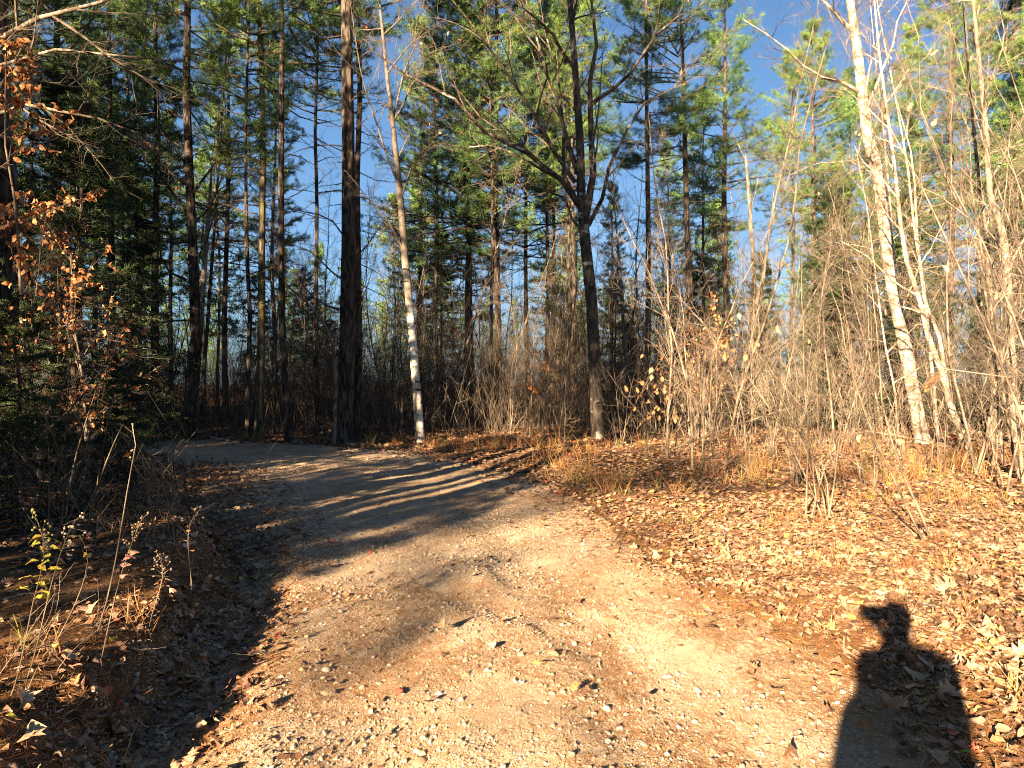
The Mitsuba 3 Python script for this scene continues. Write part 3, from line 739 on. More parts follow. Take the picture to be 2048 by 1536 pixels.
limb_tree(k, [[-9.6, 9.4, 0.0], [-9.5, 9.4, 2.5], [-9.4, 9.5, 5], [-9.2, 9.5, 7.5], [-9.2, 9.6, 10], [-9.2, 9.6, 13]], np.array([.19, .17, .15, .12, .08, .02]),
          [([[-9.4, 9.5, 5.4], W(-120, 130, y), W(0, 85, y), W(60, 50, y), W(110, 20, y), W(190, 5, y), W(300, -30, y)], 0.075), ([[-9.45, 9.4, 4.2], W(-100, 260, y), W(40, 225, y), W(150, 225, y), W(220, 260, y), W(300, 275, y)], 0.05),
           ([[-9.45, 9.4, 4.8], W(-100, 180, y), W(60, 120, y), W(160, 108, y), W(260, 118, y), W(380, 125, y)], 0.045)], rng, 'grey_bark', spawn_limbs=6, t0=0.5, k2=10, k3=8, leaves=30, pal=BROWNS)


def bare_variant(seed, H, r0, nl, ll, k2, k3, t0=0.3, mat='grey_bark', tw='twig_brown', lean=0.03, leaves=0, pal=None):
    """A bare tree or sapling of height H at the origin: {'trunk', 'twigs', 'leaves'}."""
    rng = np.random.default_rng(seed)
    P = grow(rng, np.zeros((1, 3)), np.array([[rng.normal(0, lean), rng.normal(0, lean), 1]]), np.array([H]), 11, 0.075, (0, 0, 0.045))
    R = taper([r0], [0.006], 11, 0.8)
    out = {'trunk': mikit.ply(tubes(P, R, 6 if r0 > 0.03 else 5), mat, smooth=True), 'H': H}
    p, d, r, tt, _ = spawn(rng, P, R, nl, t0, 0.99, 0.65, 0.2)
    L = ll * (1.2 - 0.7 * tt) * rng.uniform(0.5, 1.2, len(tt)); B = grow(rng, p, d, L, 5, 0.13, (0, 0, 0.06)); rr = np.minimum(r * 0.55, 0.003 + 0.009 * L); RB = taper(rr, rr * 0.2 + 0.001, 5)
    tw_ = [tubes(B, RB, 4)]
    p, d, r, tt, par = spawn(rng, B, RB, k2, 0.15, 1, 0.7, 0.25)
    L2 = (0.4 * L[par] * (1.1 - 0.6 * tt) + 0.08) * rng.uniform(0.5, 1.2, len(tt)); B2 = grow(rng, p, d, L2, 4, 0.16, (0, 0, 0.05)); R2 = taper(np.minimum(r * 0.6, 0.006), 0 * r + 0.002, 4)
    tw_.append(tubes(B2, R2, 3))
    if k3:
        p, d, r, tt, par = spawn(rng, B2, R2, k3, 0.2, 1, 0.65, 0.25)
        B3 = grow(rng, p, d, (0.4 * L2[par] + 0.05) * rng.uniform(0.5, 1.2, len(tt)), 3, 0.15, (0, 0, 0.05)); tw_.append(tubes(B3, taper(0 * r + 0.003, 0 * r + 0.0014, 3), 3))
    out['twigs'] = mikit.ply(join(tw_), tw)
    if leaves:
        w = rng.integers(len(B2), size=leaves); i = rng.integers(1, 4, size=leaves)
        msh, col = leaves_mesh(rng, ['oval'], B2[w, i], rng.normal(0, 0.5, (leaves, 3)) + np.array([0, 0, -0.55]), rng.uniform(0, 6.28, leaves), rng.uniform(0.07, 0.11, leaves), pick(rng, RUST if pal is None else pal, leaves))
        out['leaves'] = mikit.ply(msh, 'leaf', color=col)
    return out


def plant(V, name, label, cat, x, y, s=1.0, rz=None, lean=(0, 0), group=None):
    k = new(name, label, cat, group)
    MANY.append((k, label, x, y, s * V['H'], lean[0]))
    t = place(x, y, V['H'] * s, V['H'], float(rngm.uniform(0, 360)) if rz is None else rz, lean)
    for pn in V:
        if pn == 'H': continue
        part(k, pn, V[pn], t, kind=None if pn == 'trunk' else 'stuff')
    return k


TALL = [bare_variant(100 + i, 13, 0.075, 16, 2.2, 8, 5) for i in range(3)] + [bare_variant(110 + i, 11, 0.055, 14, 1.9, 8, 5, mat='maple_bark') for i in range(3)]
SAPLING = [bare_variant(120 + i, 6.5, 0.026, 17, 1.25, 7, 4, 0.12, mat=('grey_bark', 'tan_bark')[i % 2], lean=0.09) for i in range(8)]
BEECH = [bare_variant(140 + i, h, 0.035, 16, 1.5, 8, 0, 0.12, leaves=nl) for i, (h, nl) in enumerate([(5.4, 1100), (3.6, 500), (2.4, 200)])]

rng = np.random.default_rng(31)
spots = []
for i in range(900):
    y = rng.uniform(21.5, 58); u = rng.uniform(-40, 2090); x = (u - 1024) / F * y
    if any((x - a) ** 2 + (y - b) ** 2 < 1.6 for a, b in spots): continue
    if abs(road_q(x, y)[0]) < 2.6: continue
    if u < 1250 and rng.random() < .45: continue
    spots.append((x, y))
    if len(spots) > 84: break
for x, y in spots:
    V = TALL[rng.integers(6)]
    plant(V, 'bare_tree', 'slim leafless grey tree in the crowded wood behind the brush', 'tree', x, y, rng.uniform(0.6, 1.05), lean=(rng.normal(0, .5), rng.normal(0, .3)), group='leafless trees back in the wood')
n = 0
while n < 230:
    y = rng.uniform(19.8, 34); u = rng.uniform(200, 2080); x = (u - 1024) / F * y
    if abs(road_q(x, y)[0]) < 2.4: continue
    n += 1
    plant(SAPLING[rng.integers(8)], 'sapling', 'thin leafless sapling in the thicket past the road bend', 'sapling', x, y, rng.uniform(0.5, 1.25), lean=(rng.normal(0, .6), rng.normal(0, .4)), group='saplings in the thicket')
n = 0
while n < 34:
    y = rng.uniform(9.5, 20); u = rng.uniform(1330, 2200); x = (u - 1024) / F * y
    if road_q(x, y)[0] < 3.2 or (1690 < u < 1900 and y < 18): continue
    n += 1
    plant(SAPLING[rng.integers(8)], 'sapling', 'thin tan sapling on the sunny right bank', 'sapling', x, y, rng.uniform(0.6, 1.2), lean=(rng.normal(-.25, .4), rng.normal(0, .3)), group='saplings on the right bank')
n = 0
while n < 13:
    y = rng.uniform(6.5, 19); u = rng.uniform(-60, 330); x = (u - 1024) / F * y
    if road_q(x, y)[0] > -2.6: continue
    n += 1
    plant(SAPLING[2 * rng.integers(4)], 'sapling', 'thin sapling in the shaded left verge', 'sapling', x, y, rng.uniform(0.3, 0.6), lean=(rng.normal(.1, .4), rng.normal(0, .3)), group='saplings on the left verge')

plant(BEECH[0], 'beech_tree', 'young beech thick with rusty leaves at the left border', 'beech', -5.55, 8.4, 1.0, 20)
plant(BEECH[1], 'beech_tree', 'low beech with orange leaves behind the one at the left border', 'beech', -6.1, 10.2, 0.95, 120)
plant(BEECH[2], 'beech_tree', 'small beech with orange leaves low in the dark left verge', 'beech', -7.0, 13.0, 1.0, 200)
plant(BEECH[2], 'beech_tree', 'small beech with brown leaves right of the forked maple', 'beech', 4.6, 17.5, 1.1, 80)
plant(BEECH[1], 'beech_tree', 'rusty leaved beech in the shade below the leaning pine', 'beech', 5.6, 20.5, 1.0, 300)
plant(BEECH[2], 'beech_tree', 'tiny beech with hanging orange leaves left of the forked maple', 'beech', 0.9, 20.6, 1.0, 10)
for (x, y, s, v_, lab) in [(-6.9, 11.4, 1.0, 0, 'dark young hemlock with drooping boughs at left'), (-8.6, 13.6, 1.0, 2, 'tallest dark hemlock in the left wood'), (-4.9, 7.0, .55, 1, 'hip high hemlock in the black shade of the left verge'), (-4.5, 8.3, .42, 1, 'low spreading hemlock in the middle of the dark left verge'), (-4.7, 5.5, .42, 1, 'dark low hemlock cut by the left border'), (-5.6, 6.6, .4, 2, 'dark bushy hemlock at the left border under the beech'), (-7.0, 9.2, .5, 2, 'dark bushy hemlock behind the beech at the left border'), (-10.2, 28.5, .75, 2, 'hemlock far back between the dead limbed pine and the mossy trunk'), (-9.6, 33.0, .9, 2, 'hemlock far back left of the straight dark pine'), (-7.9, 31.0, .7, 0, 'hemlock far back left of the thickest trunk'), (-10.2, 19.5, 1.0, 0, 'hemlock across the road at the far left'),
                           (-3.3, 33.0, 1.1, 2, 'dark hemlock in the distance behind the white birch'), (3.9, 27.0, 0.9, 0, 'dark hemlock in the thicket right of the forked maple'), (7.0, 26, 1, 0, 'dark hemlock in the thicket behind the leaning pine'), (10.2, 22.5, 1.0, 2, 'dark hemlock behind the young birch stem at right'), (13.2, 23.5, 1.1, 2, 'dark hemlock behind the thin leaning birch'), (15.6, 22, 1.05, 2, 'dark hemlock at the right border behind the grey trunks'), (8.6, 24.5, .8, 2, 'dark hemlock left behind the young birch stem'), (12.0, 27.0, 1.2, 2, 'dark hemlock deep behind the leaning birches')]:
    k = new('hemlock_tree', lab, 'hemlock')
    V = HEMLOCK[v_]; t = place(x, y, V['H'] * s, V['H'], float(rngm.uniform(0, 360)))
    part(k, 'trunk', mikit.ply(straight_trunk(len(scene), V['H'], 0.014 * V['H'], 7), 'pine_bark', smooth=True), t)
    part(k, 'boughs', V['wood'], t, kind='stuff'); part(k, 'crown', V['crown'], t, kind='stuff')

for a, b_, h in OFFHEM:
    x, y = st(a, b_)
    k = new('hemlock_tree', 'dark hemlock beyond the left border that shades the left verge', 'hemlock', 'hemlocks outside the picture')
    V = HEMLOCK[int(rngm.integers(3))]; t = place(x, y, h, V['H'], float(rngm.uniform(0, 360)))
    part(k, 'trunk', mikit.ply(straight_trunk(len(scene), V['H'], 0.014 * V['H'], 7), 'pine_bark', smooth=True), t)
    part(k, 'boughs', V['wood'], t, kind='stuff'); part(k, 'crown', V['crown'], t, kind='stuff')

# distant wood, one mass
FAR = [bare_variant(150, 11, 0.06, 12, 1.8, 5, 3), bare_variant(151, 10, 0.06, 12, 1.8, 5, 3)]
labels['distant_forest'] = {'label': 'far off bare woodland filling the gaps between the trunks', 'kind': 'stuff'}
for i in range(260):
    y = rng.uniform(52, 105); x = (rng.uniform(-60, 2110) - 1024) / F * y
    V = FAR[i % 2] if rng.random() < 0.62 else FARPINE[rng.integers(3)]
    s = rng.uniform(0.6, 1.0) * (0.72 if V is not FAR[0] and V is not FAR[1] else (1.55 if x / y > -0.26 else 0.9))
    t = place(x, y, V['H'] * s, V['H'], rng.uniform(0, 360), z=0)
    for pn in ('trunk', 'twigs', 'wood', 'crown'):
        if pn in V: scene[key_for('distant_forest_') + f'_{i:03d}' if False else f'distant_forest__{len(scene):03d}'] = {**V[pn], 'to_world': t}

for a, b in [(-5.7, -5), (-6.2, -11), (-6.6, -7), (-7.2, -10.5), (-7.6, -4.5), (-8.2, -8), (-8.7, -5), (-9.2, -11), (-9.7, -7), (-10.2, -9.5), (-11, -6), (-11.6, -9)]:
    x, y = st(a, b)
    plant(TALL[rng.integers(6)], 'bare_tree', 'bare tree left of the photographer that stripes the far road with shadow', 'tree', x, y, .9, group='bare trees outside the picture')

# undergrowth: uncountable thin stems and twigs
rng = np.random.default_rng(41)
def brush(N, lo, hi, u0, u1, hmin, hmax, keep, wob=0.07, ntw=5, lt=(0.2, 0.7)):
    y = rng.uniform(lo, hi, N); x = (rng.uniform(u0, u1, N) - 1024) / F * y
    m = keep(x, y); x, y = x[m], y[m]; B = len(x)
    P = grow(rng, np.stack([x, y, surf(x, y) - 0.02], 1), np.stack([rng.normal(0, .3, B), rng.normal(0, .3, B), np.ones(B)], 1), hmin + (hmax - hmin) * rng.random(B) ** 1.7, 5, wob, (0, 0, 0.03))
    R = taper(rng.uniform(0.004, 0.011, B), np.full(B, 0.002), 5)
    o = [tubes(P, R, 3)]
    p, d, r, tt, par = spawn(rng, P, R, ntw, 0.25, 1, 0.7, 0.25)
    Q = grow(rng, p, d, rng.uniform(*lt, len(p)), 2, 0.15, (0, 0, 0.06)); o.append(tubes(Q, taper(np.minimum(r * .6, .004), 0 * r + 0.0015, 2), 3))
    return join(o)
scene['distant_forest__brush'] = mikit.ply(brush(2600, 66, 150, -60, 2110, 4, 10, lambda x, y: y > 0, .08, 7, (.8, 2.4)), 'twig_brown')
k = new('undergrowth', 'tangle of thin brown stems under the trees past the road', None, kind='stuff')
scene[k] = mikit.ply(join([brush(2600, 20.5, 34, 150, 2080, 0.5, 4.6, lambda x, y: (np.abs(road_q(x, y)[0]) > 2.2) & ((x / y < .22) | (rng.random(len(x)) < .4)), .10), brush(1900, 21, 44, 650, 1420, 2.0, 6.5, lambda x, y: np.abs(road_q(x, y)[0]) > 2.2, .12, 8, (.4, 1.3)), brush(1100, 23, 42, 250, 760, 1.5, 5.5, lambda x, y: np.abs(road_q(x, y)[0]) > 2.2, .12, 8, (.4, 1.2)), brush(2400, 34, 62, -20, 2090, 1.5, 6.5, lambda x, y: np.abs(road_q(x, y)[0]) > 2.2, .10, 7, (.4, 1.4))]), 'twig_brown')
k = new('undergrowth', 'pale upright stems scattered through the brown tangle past the road', None, kind='stuff')
scene[k] = mikit.ply(brush(900, 20.0, 32, 500, 1500, 1.2, 5.5, lambda x, y: np.abs(road_q(x, y)[0]) > 2.2, .07, 4, (.2, .8)), 'tan_bark')
k = new('undergrowth', 'tangle of tan stems on the sunny right bank', None, kind='stuff')
scene[k] = mikit.ply(brush(150, 9.5, 20, 1230, 2150, 0.3, 2.8, lambda x, y: road_q(x, y)[0] > 3.0, .17, 7, (.15, .8)), 'tan_bark')
k = new('undergrowth', 'tangle of thin stems in the shaded left verge', None, kind='stuff')
scene[k] = mikit.ply(brush(260, 5.5, 20, -60, 430, 0.3, 1.3, lambda x, y: road_q(x, y)[0] < -2.3), 'twig_brown')


# ------------------------------------------------------------------ the forest floor: leaves, needles, stones
rng = np.random.default_rng(51)
NORMAL_E = 0.04


def normals(x, y):
    zx = (surf(x + NORMAL_E, y) - surf(x - NORMAL_E, y)) / (2 * NORMAL_E); zy = (surf(x, y + NORMAL_E) - surf(x, y - NORMAL_E)) / (2 * NORMAL_E)
    return nrm(np.stack([-zx, -zy, np.ones_like(zx)], -1))


def leaf_density(x, y):
    q, s = road_q(x, y)
    p = np.stack([x, y, 0 * x], -1)
    e = 0.5 * (nfbm(p * 1.1, 3, 11) - 0.5)
    cl = nfbm(p * 1.7, 3, 14)
    right = sst(1.3, 2.3, q - e) * (0.75 + 0.5 * cl)
    left = sst(1.45, 1.75, -q - e) * (0.6 - 0.45 * sst(1.9, 2.8, -q)) * (0.3 + cl)
    return np.clip(np.where(q > 0, right, left) + 0.006 + 0.035 * sst(0.6, 1.5, np.abs(q)) + 0.5 * sst(6, 12, s - S_EYE) * sst(0.9, 1.5, np.abs(q)), 0, 1)


def scatter(N, x0, x1, y0, y1, dens):
    x, y = rng.uniform(x0, x1, N), rng.uniform(y0, y1, N)
    m = (np.abs(x) < 0.76 * y + 0.6) & (rng.random(N) < dens(x, y))
    return x[m], y[m]


LITTER = np.array([[0.266, 0.167, 0.092], [0.326, 0.229, 0.148], [0.207, 0.111, 0.053], [0.385, 0.289, 0.200], [0.141, 0.074, 0.041], [0.252, 0.133, 0.063], [0.229, 0.163, 0.107], [0.104, 0.058, 0.033], [0.170, 0.111, 0.068]]);  LITTER[3] *= 0.8; LITTER[1] *= 0.9; LITTER = 0.94 * (0.92 * LITTER + 0.08 * LITTER.mean(1, keepdims=True)) * [1.04, 0.97, 0.93]
ACCENT = np.array([[0.45, 0.07, 0.05], [0.62, 0.47, 0.08], [0.36, 0.40, 0.07], [0.50, 0.12, 0.07]])


def lay_leaves(x, y, kinds, s0, s1, tilt):
    n_ = len(x); N_ = normals(x, y)
    az = rng.uniform(0, 2 * PI, n_)
    Y = np.stack([np.cos(az), np.sin(az), 0 * az], 1) + rng.normal(0, tilt, (n_, 3))
    Y = nrm(Y - (Y * N_).sum(1, keepdims=True) * N_ * 0.75)
    ref = np.where(np.abs(Y[:, 2:]) < 0.9, [[0, 0, 1.0]], [[1.0, 0, 0]])
    spin = rng.normal(0, tilt * 1.2, n_) + np.where(rng.random(n_) < 0.4, PI, 0)
    pos = np.stack([x, y, surf(x, y) + 0.008 + rng.exponential(0.010, n_)], 1)
    col = pick(rng, LITTER, n_, 0.38) * (0.6 + 0.8 * nfbm(np.stack([x * 2.2, y * 2.2, 0 * x], 1), 3, 91))[:, None]
    ac = rng.random(n_) < 0.018
    col[ac] = ACCENT[rng.integers(4, size=ac.sum())]
    sz = rng.uniform(s0, s1, n_)
    pos[:, 2] += np.abs(Y[:, 2]) * sz * 0.3
    return leaves_mesh(rng, kinds, pos - Y * sz[:, None] * 0.5, Y, spin, sz, col)


x1, y1 = scatter(40000, -6.5, 7.5, 2.2, 9.0, leaf_density)
x2, y2 = scatter(36000, -14, 14, 9.0, 17.0, leaf_density)
x3, y3 = scatter(15000, -22, 20, 17.0, 30.0, leaf_density)
k = new('fallen_leaves', 'thick litter of curled brown oak and maple leaves on both road banks', None, kind='stuff')
cl_ = y1 < 5.0
near = lay_leaves(x1[cl_], y1[cl_], ['oak', 'maple', 'oval', 'flake'], 0.04, 0.095, 0.26)
near2 = lay_leaves(x1[~cl_], y1[~cl_], ['maple', 'flake', 'oval', 'flake'], 0.04, 0.09, 0.28)
mid = lay_leaves(x2, y2, ['flake', 'chip'], 0.055, 0.10, 0.32)
farl = lay_leaves(x3, y3, ['chip'], 0.08, 0.14, 0.4)
xf, yf = scatter(34000, -5, 6.5, 2.3, 8.0, leaf_density)
frag = lay_leaves(xf, yf, ['chip'], 0.018, 0.045, 0.4)
ms, cs = zip(near, near2, mid, farl, (frag[0], frag[1] * .8))
scene[k] = mikit.ply(join(ms), 'leaf', color=np.vstack(cs))

# single leaves that stand out on the near litter and the road
LIB = []
for i in range(12):
    v, f = shape_leaf(['oak', 'maple', 'oak', 'oval'][i % 4], rng)
    LIB.append(mikit.ply((v - [0, .5, 0], f), 'leaf', color=np.repeat(pick(rng, LITTER[[0, 1, 3, 5]], 1), len(v), 0)))
lx, ly = scatter(3000, -4, 5.5, 2.6, 6.8, leaf_density)
for x, y in list(zip(lx, ly))[:230]:
    w_ = int(rng.integers(12)); q_ = float(road_q(x, y)[0])
    where = 'in the left ditch' if -2.1 < q_ < -1.35 else 'on the left bank' if q_ < -1.35 else 'alone on the bare road' if q_ < 1.0 else 'at the right road edge' if q_ < 1.9 else 'among the litter of the right bank'
    k = new('fallen_leaf', f"loose curled {('oak', 'maple', 'oak', 'beech')[w_ % 4]} leaf {where}, {'nearest the camera' if y < 3.6 else 'a few steps on' if y < 5 else 'farther up the road'}", 'leaf', 'single leaves on the near litter')
    scene[k] = {**LIB[w_], 'to_world': T().translate([x, y, float(surf(x, y)) + 0.03]).rotate([0, 0, 1], float(rng.uniform(0, 360))).rotate([1, 0, 0], float(rng.normal(0, 18))).rotate([0, 1, 0], float(rng.normal(0, 18))).scale(float(rng.uniform(0.09, 0.14)))}
for (u, v_, col, sz, lab) in [(1080, 1352, (0.50, 0.20, 0.06), 0.09, 'curled orange leaf on the bare gravel below the big stone'), (1150, 1395, (0.42, 0.19, 0.08), 0.09, 'rusty leaf on the road beside the white pebbles'),
                              (1800, 1030, (0.48, 0.08, 0.06), 0.10, 'dark red leaf on the right bank behind the shadow'), (1920, 1005, (0.55, 0.10, 0.07), 0.11, 'red leaf at the right border of the leafy bank'),
                              (1860, 1000, (0.66, 0.52, 0.10), 0.10, 'yellow green leaf on the leafy bank at right'), (1230, 1113, (0.36, 0.17, 0.06), 0.08, 'brown leaf alone in the middle of the sunlit road'), (1960, 1290, (0.30, 0.22, 0.14), 0.20, 'large pale oak leaf just right of the shadow of the shoulder'),
                              (1870, 1355, (0.30, 0.21, 0.14), 0.2, 'large pale oak leaf inside the shadow of the person')]:
    y = 1.6 * F / (v_ - 768); x = (u - 1024) / F * y
    v, f = shape_leaf('oak', rng); k = new('fallen_leaf', lab, 'leaf')
    scene[k] = {**mikit.ply((v - [0, .5, 0], f), 'leaf', color=np.tile(np.array(col)[None], (len(v), 1))), 'to_world': T().translate([x, y, float(surf(x, y)) + 0.035]).rotate([0, 0, 1], float(rng.uniform(0, 360))).rotate([1, 0, 0], 8).scale(sz)}

# broken twigs among the leaves
tx, ty = scatter(9000, -6, 8, 2.4, 14, lambda x, y: leaf_density(x, y) * .6)
az = rng.uniform(0, 6.28, len(tx)); TP_ = grow(rng, np.stack([tx, ty, surf(tx, ty) + .022], 1), np.stack([np.cos(az), np.sin(az), rng.normal(0, .12, len(tx))], 1), rng.uniform(.06, .35, len(tx)), 4, .12)
k = new('fallen_twigs', 'broken brown twigs lying among the fallen leaves', None, kind='stuff')
scene[k] = mikit.ply(tubes(TP_, taper(rng.uniform(.0018, .0042, len(tx)), np.full(len(tx), .001), 4), 3), 'twig_brown')

# gravel
OCT = trimesh.creation.icosphere(subdivisions=0)
OCTA = (np.array([[1, 0, 0], [-1, 0, 0], [0, 1, 0], [0, -1, 0], [0, 0, 1], [0, 0, -1.0]]), np.array([[0, 2, 4], [2, 1, 4], [1, 3, 4], [3, 0, 4], [2, 0, 5], [1, 2, 5], [3, 1, 5], [0, 3, 5]]))


def gravel_mesh(x, y, size, pal, sink=0.25, base=None):
    n_ = len(x)
    bv, bf = (np.array(OCT.vertices), np.array(OCT.faces)) if base is None else base
    Rm = rot_from(rng.normal(0, 1, (n_, 3)), rng.uniform(0, 6.28, n_))
    sc = size[:, None] * rng.uniform(0.6, 1.15, (n_, 3))
    v = bv[None] * (1 + rng.uniform(-0.2, 0.2, (n_, len(bv), 1))) * sc[:, None]
    v = np.einsum('kij,knj->kni', Rm, v); v[..., 2] *= 0.75
    v += np.stack([x, y, surf(x, y) + size * (0.5 - sink)], 1)[:, None]
    f = (bf[None] + (np.arange(n_) * len(bv))[:, None, None]).reshape(-1, 3)
    return (v.reshape(-1, 3), f), np.repeat(pick(rng, pal, n_, 0.3), len(bv), 0)


STONE = np.array([[0.298, 0.242, 0.174], [0.236, 0.192, 0.143], [0.347, 0.298, 0.236], [0.186, 0.161, 0.130], [0.279, 0.211, 0.136], [0.384, 0.341, 0.285], [0.260, 0.205, 0.140]])


def gravel_d(x, y):
    q, s = road_q(x, y); p = np.stack([x, y, 0 * x], -1)
    return np.clip((0.25 + 0.9 * sst(.4, .65, nfbm(p * 1.5, 3, 21)) + 0.6 * np.exp(-((q - 0.45) / 0.3) ** 2)) * sst(1.75, 1.45, np.abs(q)), 0, 1)


gm = []
for (N, a, b, lo, sg, bs) in [(52000, 2.5, 5.2, 0.0029, .42, OCTA), (9000, 2.5, 5.2, 0.0055, .45, None), (34000, 5.2, 9.0, 0.0047, .42, OCTA), (4500, 5.2, 9.0, 0.0085, .4, None), (16000, 9, 17, 0.009, .4, OCTA)]:
    x, y = scatter(N, -6 if b > 9 else -3, 2.6, a, b, gravel_d)
    gm.append(gravel_mesh(x, y, np.clip(lo * rng.lognormal(0.15, sg, len(x)), 0.0015, 0.018), STONE, base=bs))
q_ = rng.uniform(-2.15, -1.72, 6000); i_ = TREE.query(np.stack([0 * q_, rng.uniform(2.2, 6.3, 6000)], 1))[1]
xb = CS[i_, 0] + CN[i_, 0] * q_ + rng.normal(0, .05, 6000); yb = CS[i_, 1] + CN[i_, 1] * q_ + rng.normal(0, .05, 6000)
ok = rng.random(6000) < sst(.38, .55, nfbm(np.stack([xb * .8, yb * .8, 0 * xb], 1), 2, 33))
gm.append(gravel_mesh(xb[ok], yb[ok], np.clip(0.0055 * rng.lognormal(0.2, 0.5, ok.sum()), .002, .022), STONE * 0.8))
k = new('gravel', 'loose fine gravel strewn over the dirt road and its left bank', None, kind='stuff')
ms, cs = zip(*gm)
scene[k] = mikit.ply(join(ms), 'pebble', color=np.vstack(cs))

ICO = trimesh.creation.icosphere(subdivisions=2)
ICO1 = trimesh.creation.icosphere(subdivisions=1)


def stone(x, y, r, col, label, group=None, sq=(1, 1, .7), rough=0.16):
    ico = ICO1 if group else ICO
    v = np.array(ico.vertices); v = v * (1 + rough * 2 * (nfbm(v * 1.3 + rng.uniform(0, 50), 3, 2)[:, None] - 0.5)) * np.array(sq) * r
    v = v + rng.normal(0, 0.008 * r, v.shape)
    c = np.tile(np.array(col)[None], (len(v), 1)) * 0.85 * (0.8 + 0.4 * nfbm(v / r * 3, 3, 4)[:, None])
    k = new('stone', label, 'stone', group)
    scene[k] = {**mikit.ply((v, np.array(ico.faces)), 'pebble', smooth=True, color=c), 'to_world': T().translate([x, y, float(surf(x, y)) - r * 0.05 * sq[2]]).rotate([0, 0, 1], float(rng.uniform(0, 360)))}


def pix(u, v_):
    y = 1.6 * F / (v_ - 768)
    return (u - 1024) / F * y, y


for (u, v_, px, col, lab, sq) in [
        (1106, 1318, 19, (0.46, 0.34, 0.22), 'biggest tan angular rock lying in the rut of the road', (1.1, .8, .75)), (1213, 1417, 16, (0.74, 0.69, 0.60), 'roundest white stone in the cluster near the lower edge of the road', (1, 1, .8)),
        (1240, 1450, 15, (0.66, 0.60, 0.50), 'cream stone right of the white cluster near the lower edge', (1.1, .9, .8)), (1216, 1463, 14, (0.46, 0.42, 0.36), 'grey brown flat stone below the white cluster', (1.2, .9, .6)),
        (1285, 1480, 17, (0.42, 0.40, 0.36), 'flat grey stone sunk in the gravel right of the cluster', (1.5, .8, .4)), (1253, 1424, 11, (0.72, 0.68, 0.6), 'small white stone top right of the cluster', (1, .9, .8)),
        (1339, 1347, 10, (0.72, 0.67, 0.58), 'white pebble alone right of the rut', (1, .9, .8)), (1390, 1433, 13, (0.70, 0.62, 0.50), 'cream pebble halfway between the rut and the shadow', (1, .9, .8)),
        (1426, 1189, 10, (0.70, 0.64, 0.54), 'oval pale pebble at the leafy right edge of the road', (1.4, .8, .7)), (1638, 1345, 8, (0.75, 0.7, 0.62), 'white pebble just left of the shadow of the person', (1.2, .8, .8)),
        (1600, 1463, 10, (0.45, 0.41, 0.36), 'grey pebble left of the shadow near the lower edge', (1, .9, .9)), (832, 1503, 11, (0.74, 0.68, 0.58), 'white pebble near the lower edge left of centre', (1, .9, .8)),
        (570, 1208, 11, (0.60, 0.57, 0.52), 'pale stone at the left edge of the road above the ditch', (1, .8, .8)), (700, 1340, 8, (0.6, 0.57, 0.5), 'light pebble in the left wheel track', (1, .9, .8)),
        (840, 1525, 26, (0.50, 0.36, 0.23), 'brown half buried rock cut by the lower edge', (1.3, .9, .5)), (630, 1388, 9, (0.34, 0.32, 0.30), 'dark grey pebble at the left side of the track', (1, .8, .8)),
        (582, 1463, 9, (0.30, 0.30, 0.31), 'dark bluish pebble low at the left of the track', (1, .9, .8)), (735, 917, 7, (0.66, 0.6, 0.52), 'pale stone on the far road edge below the thickest trunk', (1.2, .9, .8)),
        (790, 913, 7, (0.66, 0.6, 0.52), 'pale stone on the far road edge left of the white birch', (1.2, .9, .8))]:
    x, y = pix(u, v_)
    stone(x, y, px * 0.55 / F * y, np.array(col) * 0.58, lab, None, sq)
for i in range(150):
    while True:
        y = rng.uniform(2.8, 8.5); x = rng.uniform(-2.5, 2.0)
        if gravel_d(np.array([x]), np.array([y]))[0] > rng.random() and abs(road_q(x, y)[0]) < 1.5: break
    stone(x, y, float(np.clip(rng.lognormal(-4.35, 0.35), 0.008, 0.028)), pick(rng, STONE, 1)[0], f"small loose pebble {'in the left wheel track' if road_q(x, y)[0] < -.5 else 'on the crown of the road' if road_q(x, y)[0] < .5 else 'on the right side of the road'}, {'nearest the camera' if y < 3.7 else 'a few steps on' if y < 5.5 else 'farther up the road'}", 'loose pebbles on the road')


# pine needles and thin grass
def needle_litter(N, x0, x1, y0, y1, dens, ln, wd, pal):
    x, y = scatter(N, x0, x1, y0, y1, dens); n_ = len(x)
    az = rng.normal(1.9, 0.9, n_); d = np.stack([np.cos(az), np.sin(az), rng.normal(0, .10, n_)], 1); L = ln * rng.uniform(.6, 1.2, (n_, 1))
    N_ = normals(x, y); d = nrm(d - (d * N_).sum(1, keepdims=True) * N_ * 0.85)
    c = np.stack([x, y, surf(x, y) + 0.004 + rng.exponential(0.003, n_)], 1); s_ = nrm(np.cross(d, N_)) * wd
    v = np.stack([c - d * L / 2, c - s_ / 2 + d * 0, c + d * L / 2, c + s_ / 2], 1).reshape(-1, 3)
    f = (np.array([[0, 1, 2], [0, 2, 3]])[None] + (np.arange(n_) * 4)[:, None, None]).reshape(-1, 3)
    return (v, f), np.repeat(pick(rng, pal, n_, .2), 4, 0)


def needle_d(x, y):
    q, s = road_q(x, y); p = np.stack([x, y, 0 * x], -1)
    pt = sst(.43, .60, nfbm(p * np.array([2.3, 1.7, 1]), 4, 41))
    return np.clip(0.05 + 0.42 * pt + 0.6 * np.exp(-((q - 0.35) / .2) ** 2) * nfbm(p * 3, 2, 7) + 0.8 * sst(.9, 1.6, q) * sst(2.8, 1.9, q) + .5 * sst(-1.2, -1.6, q), 0, 1) * (sst(3.2, 2.2, np.abs(q)) + .6 * sst(1.8, 2.4, q) * sst(5.5, 3.5, q))


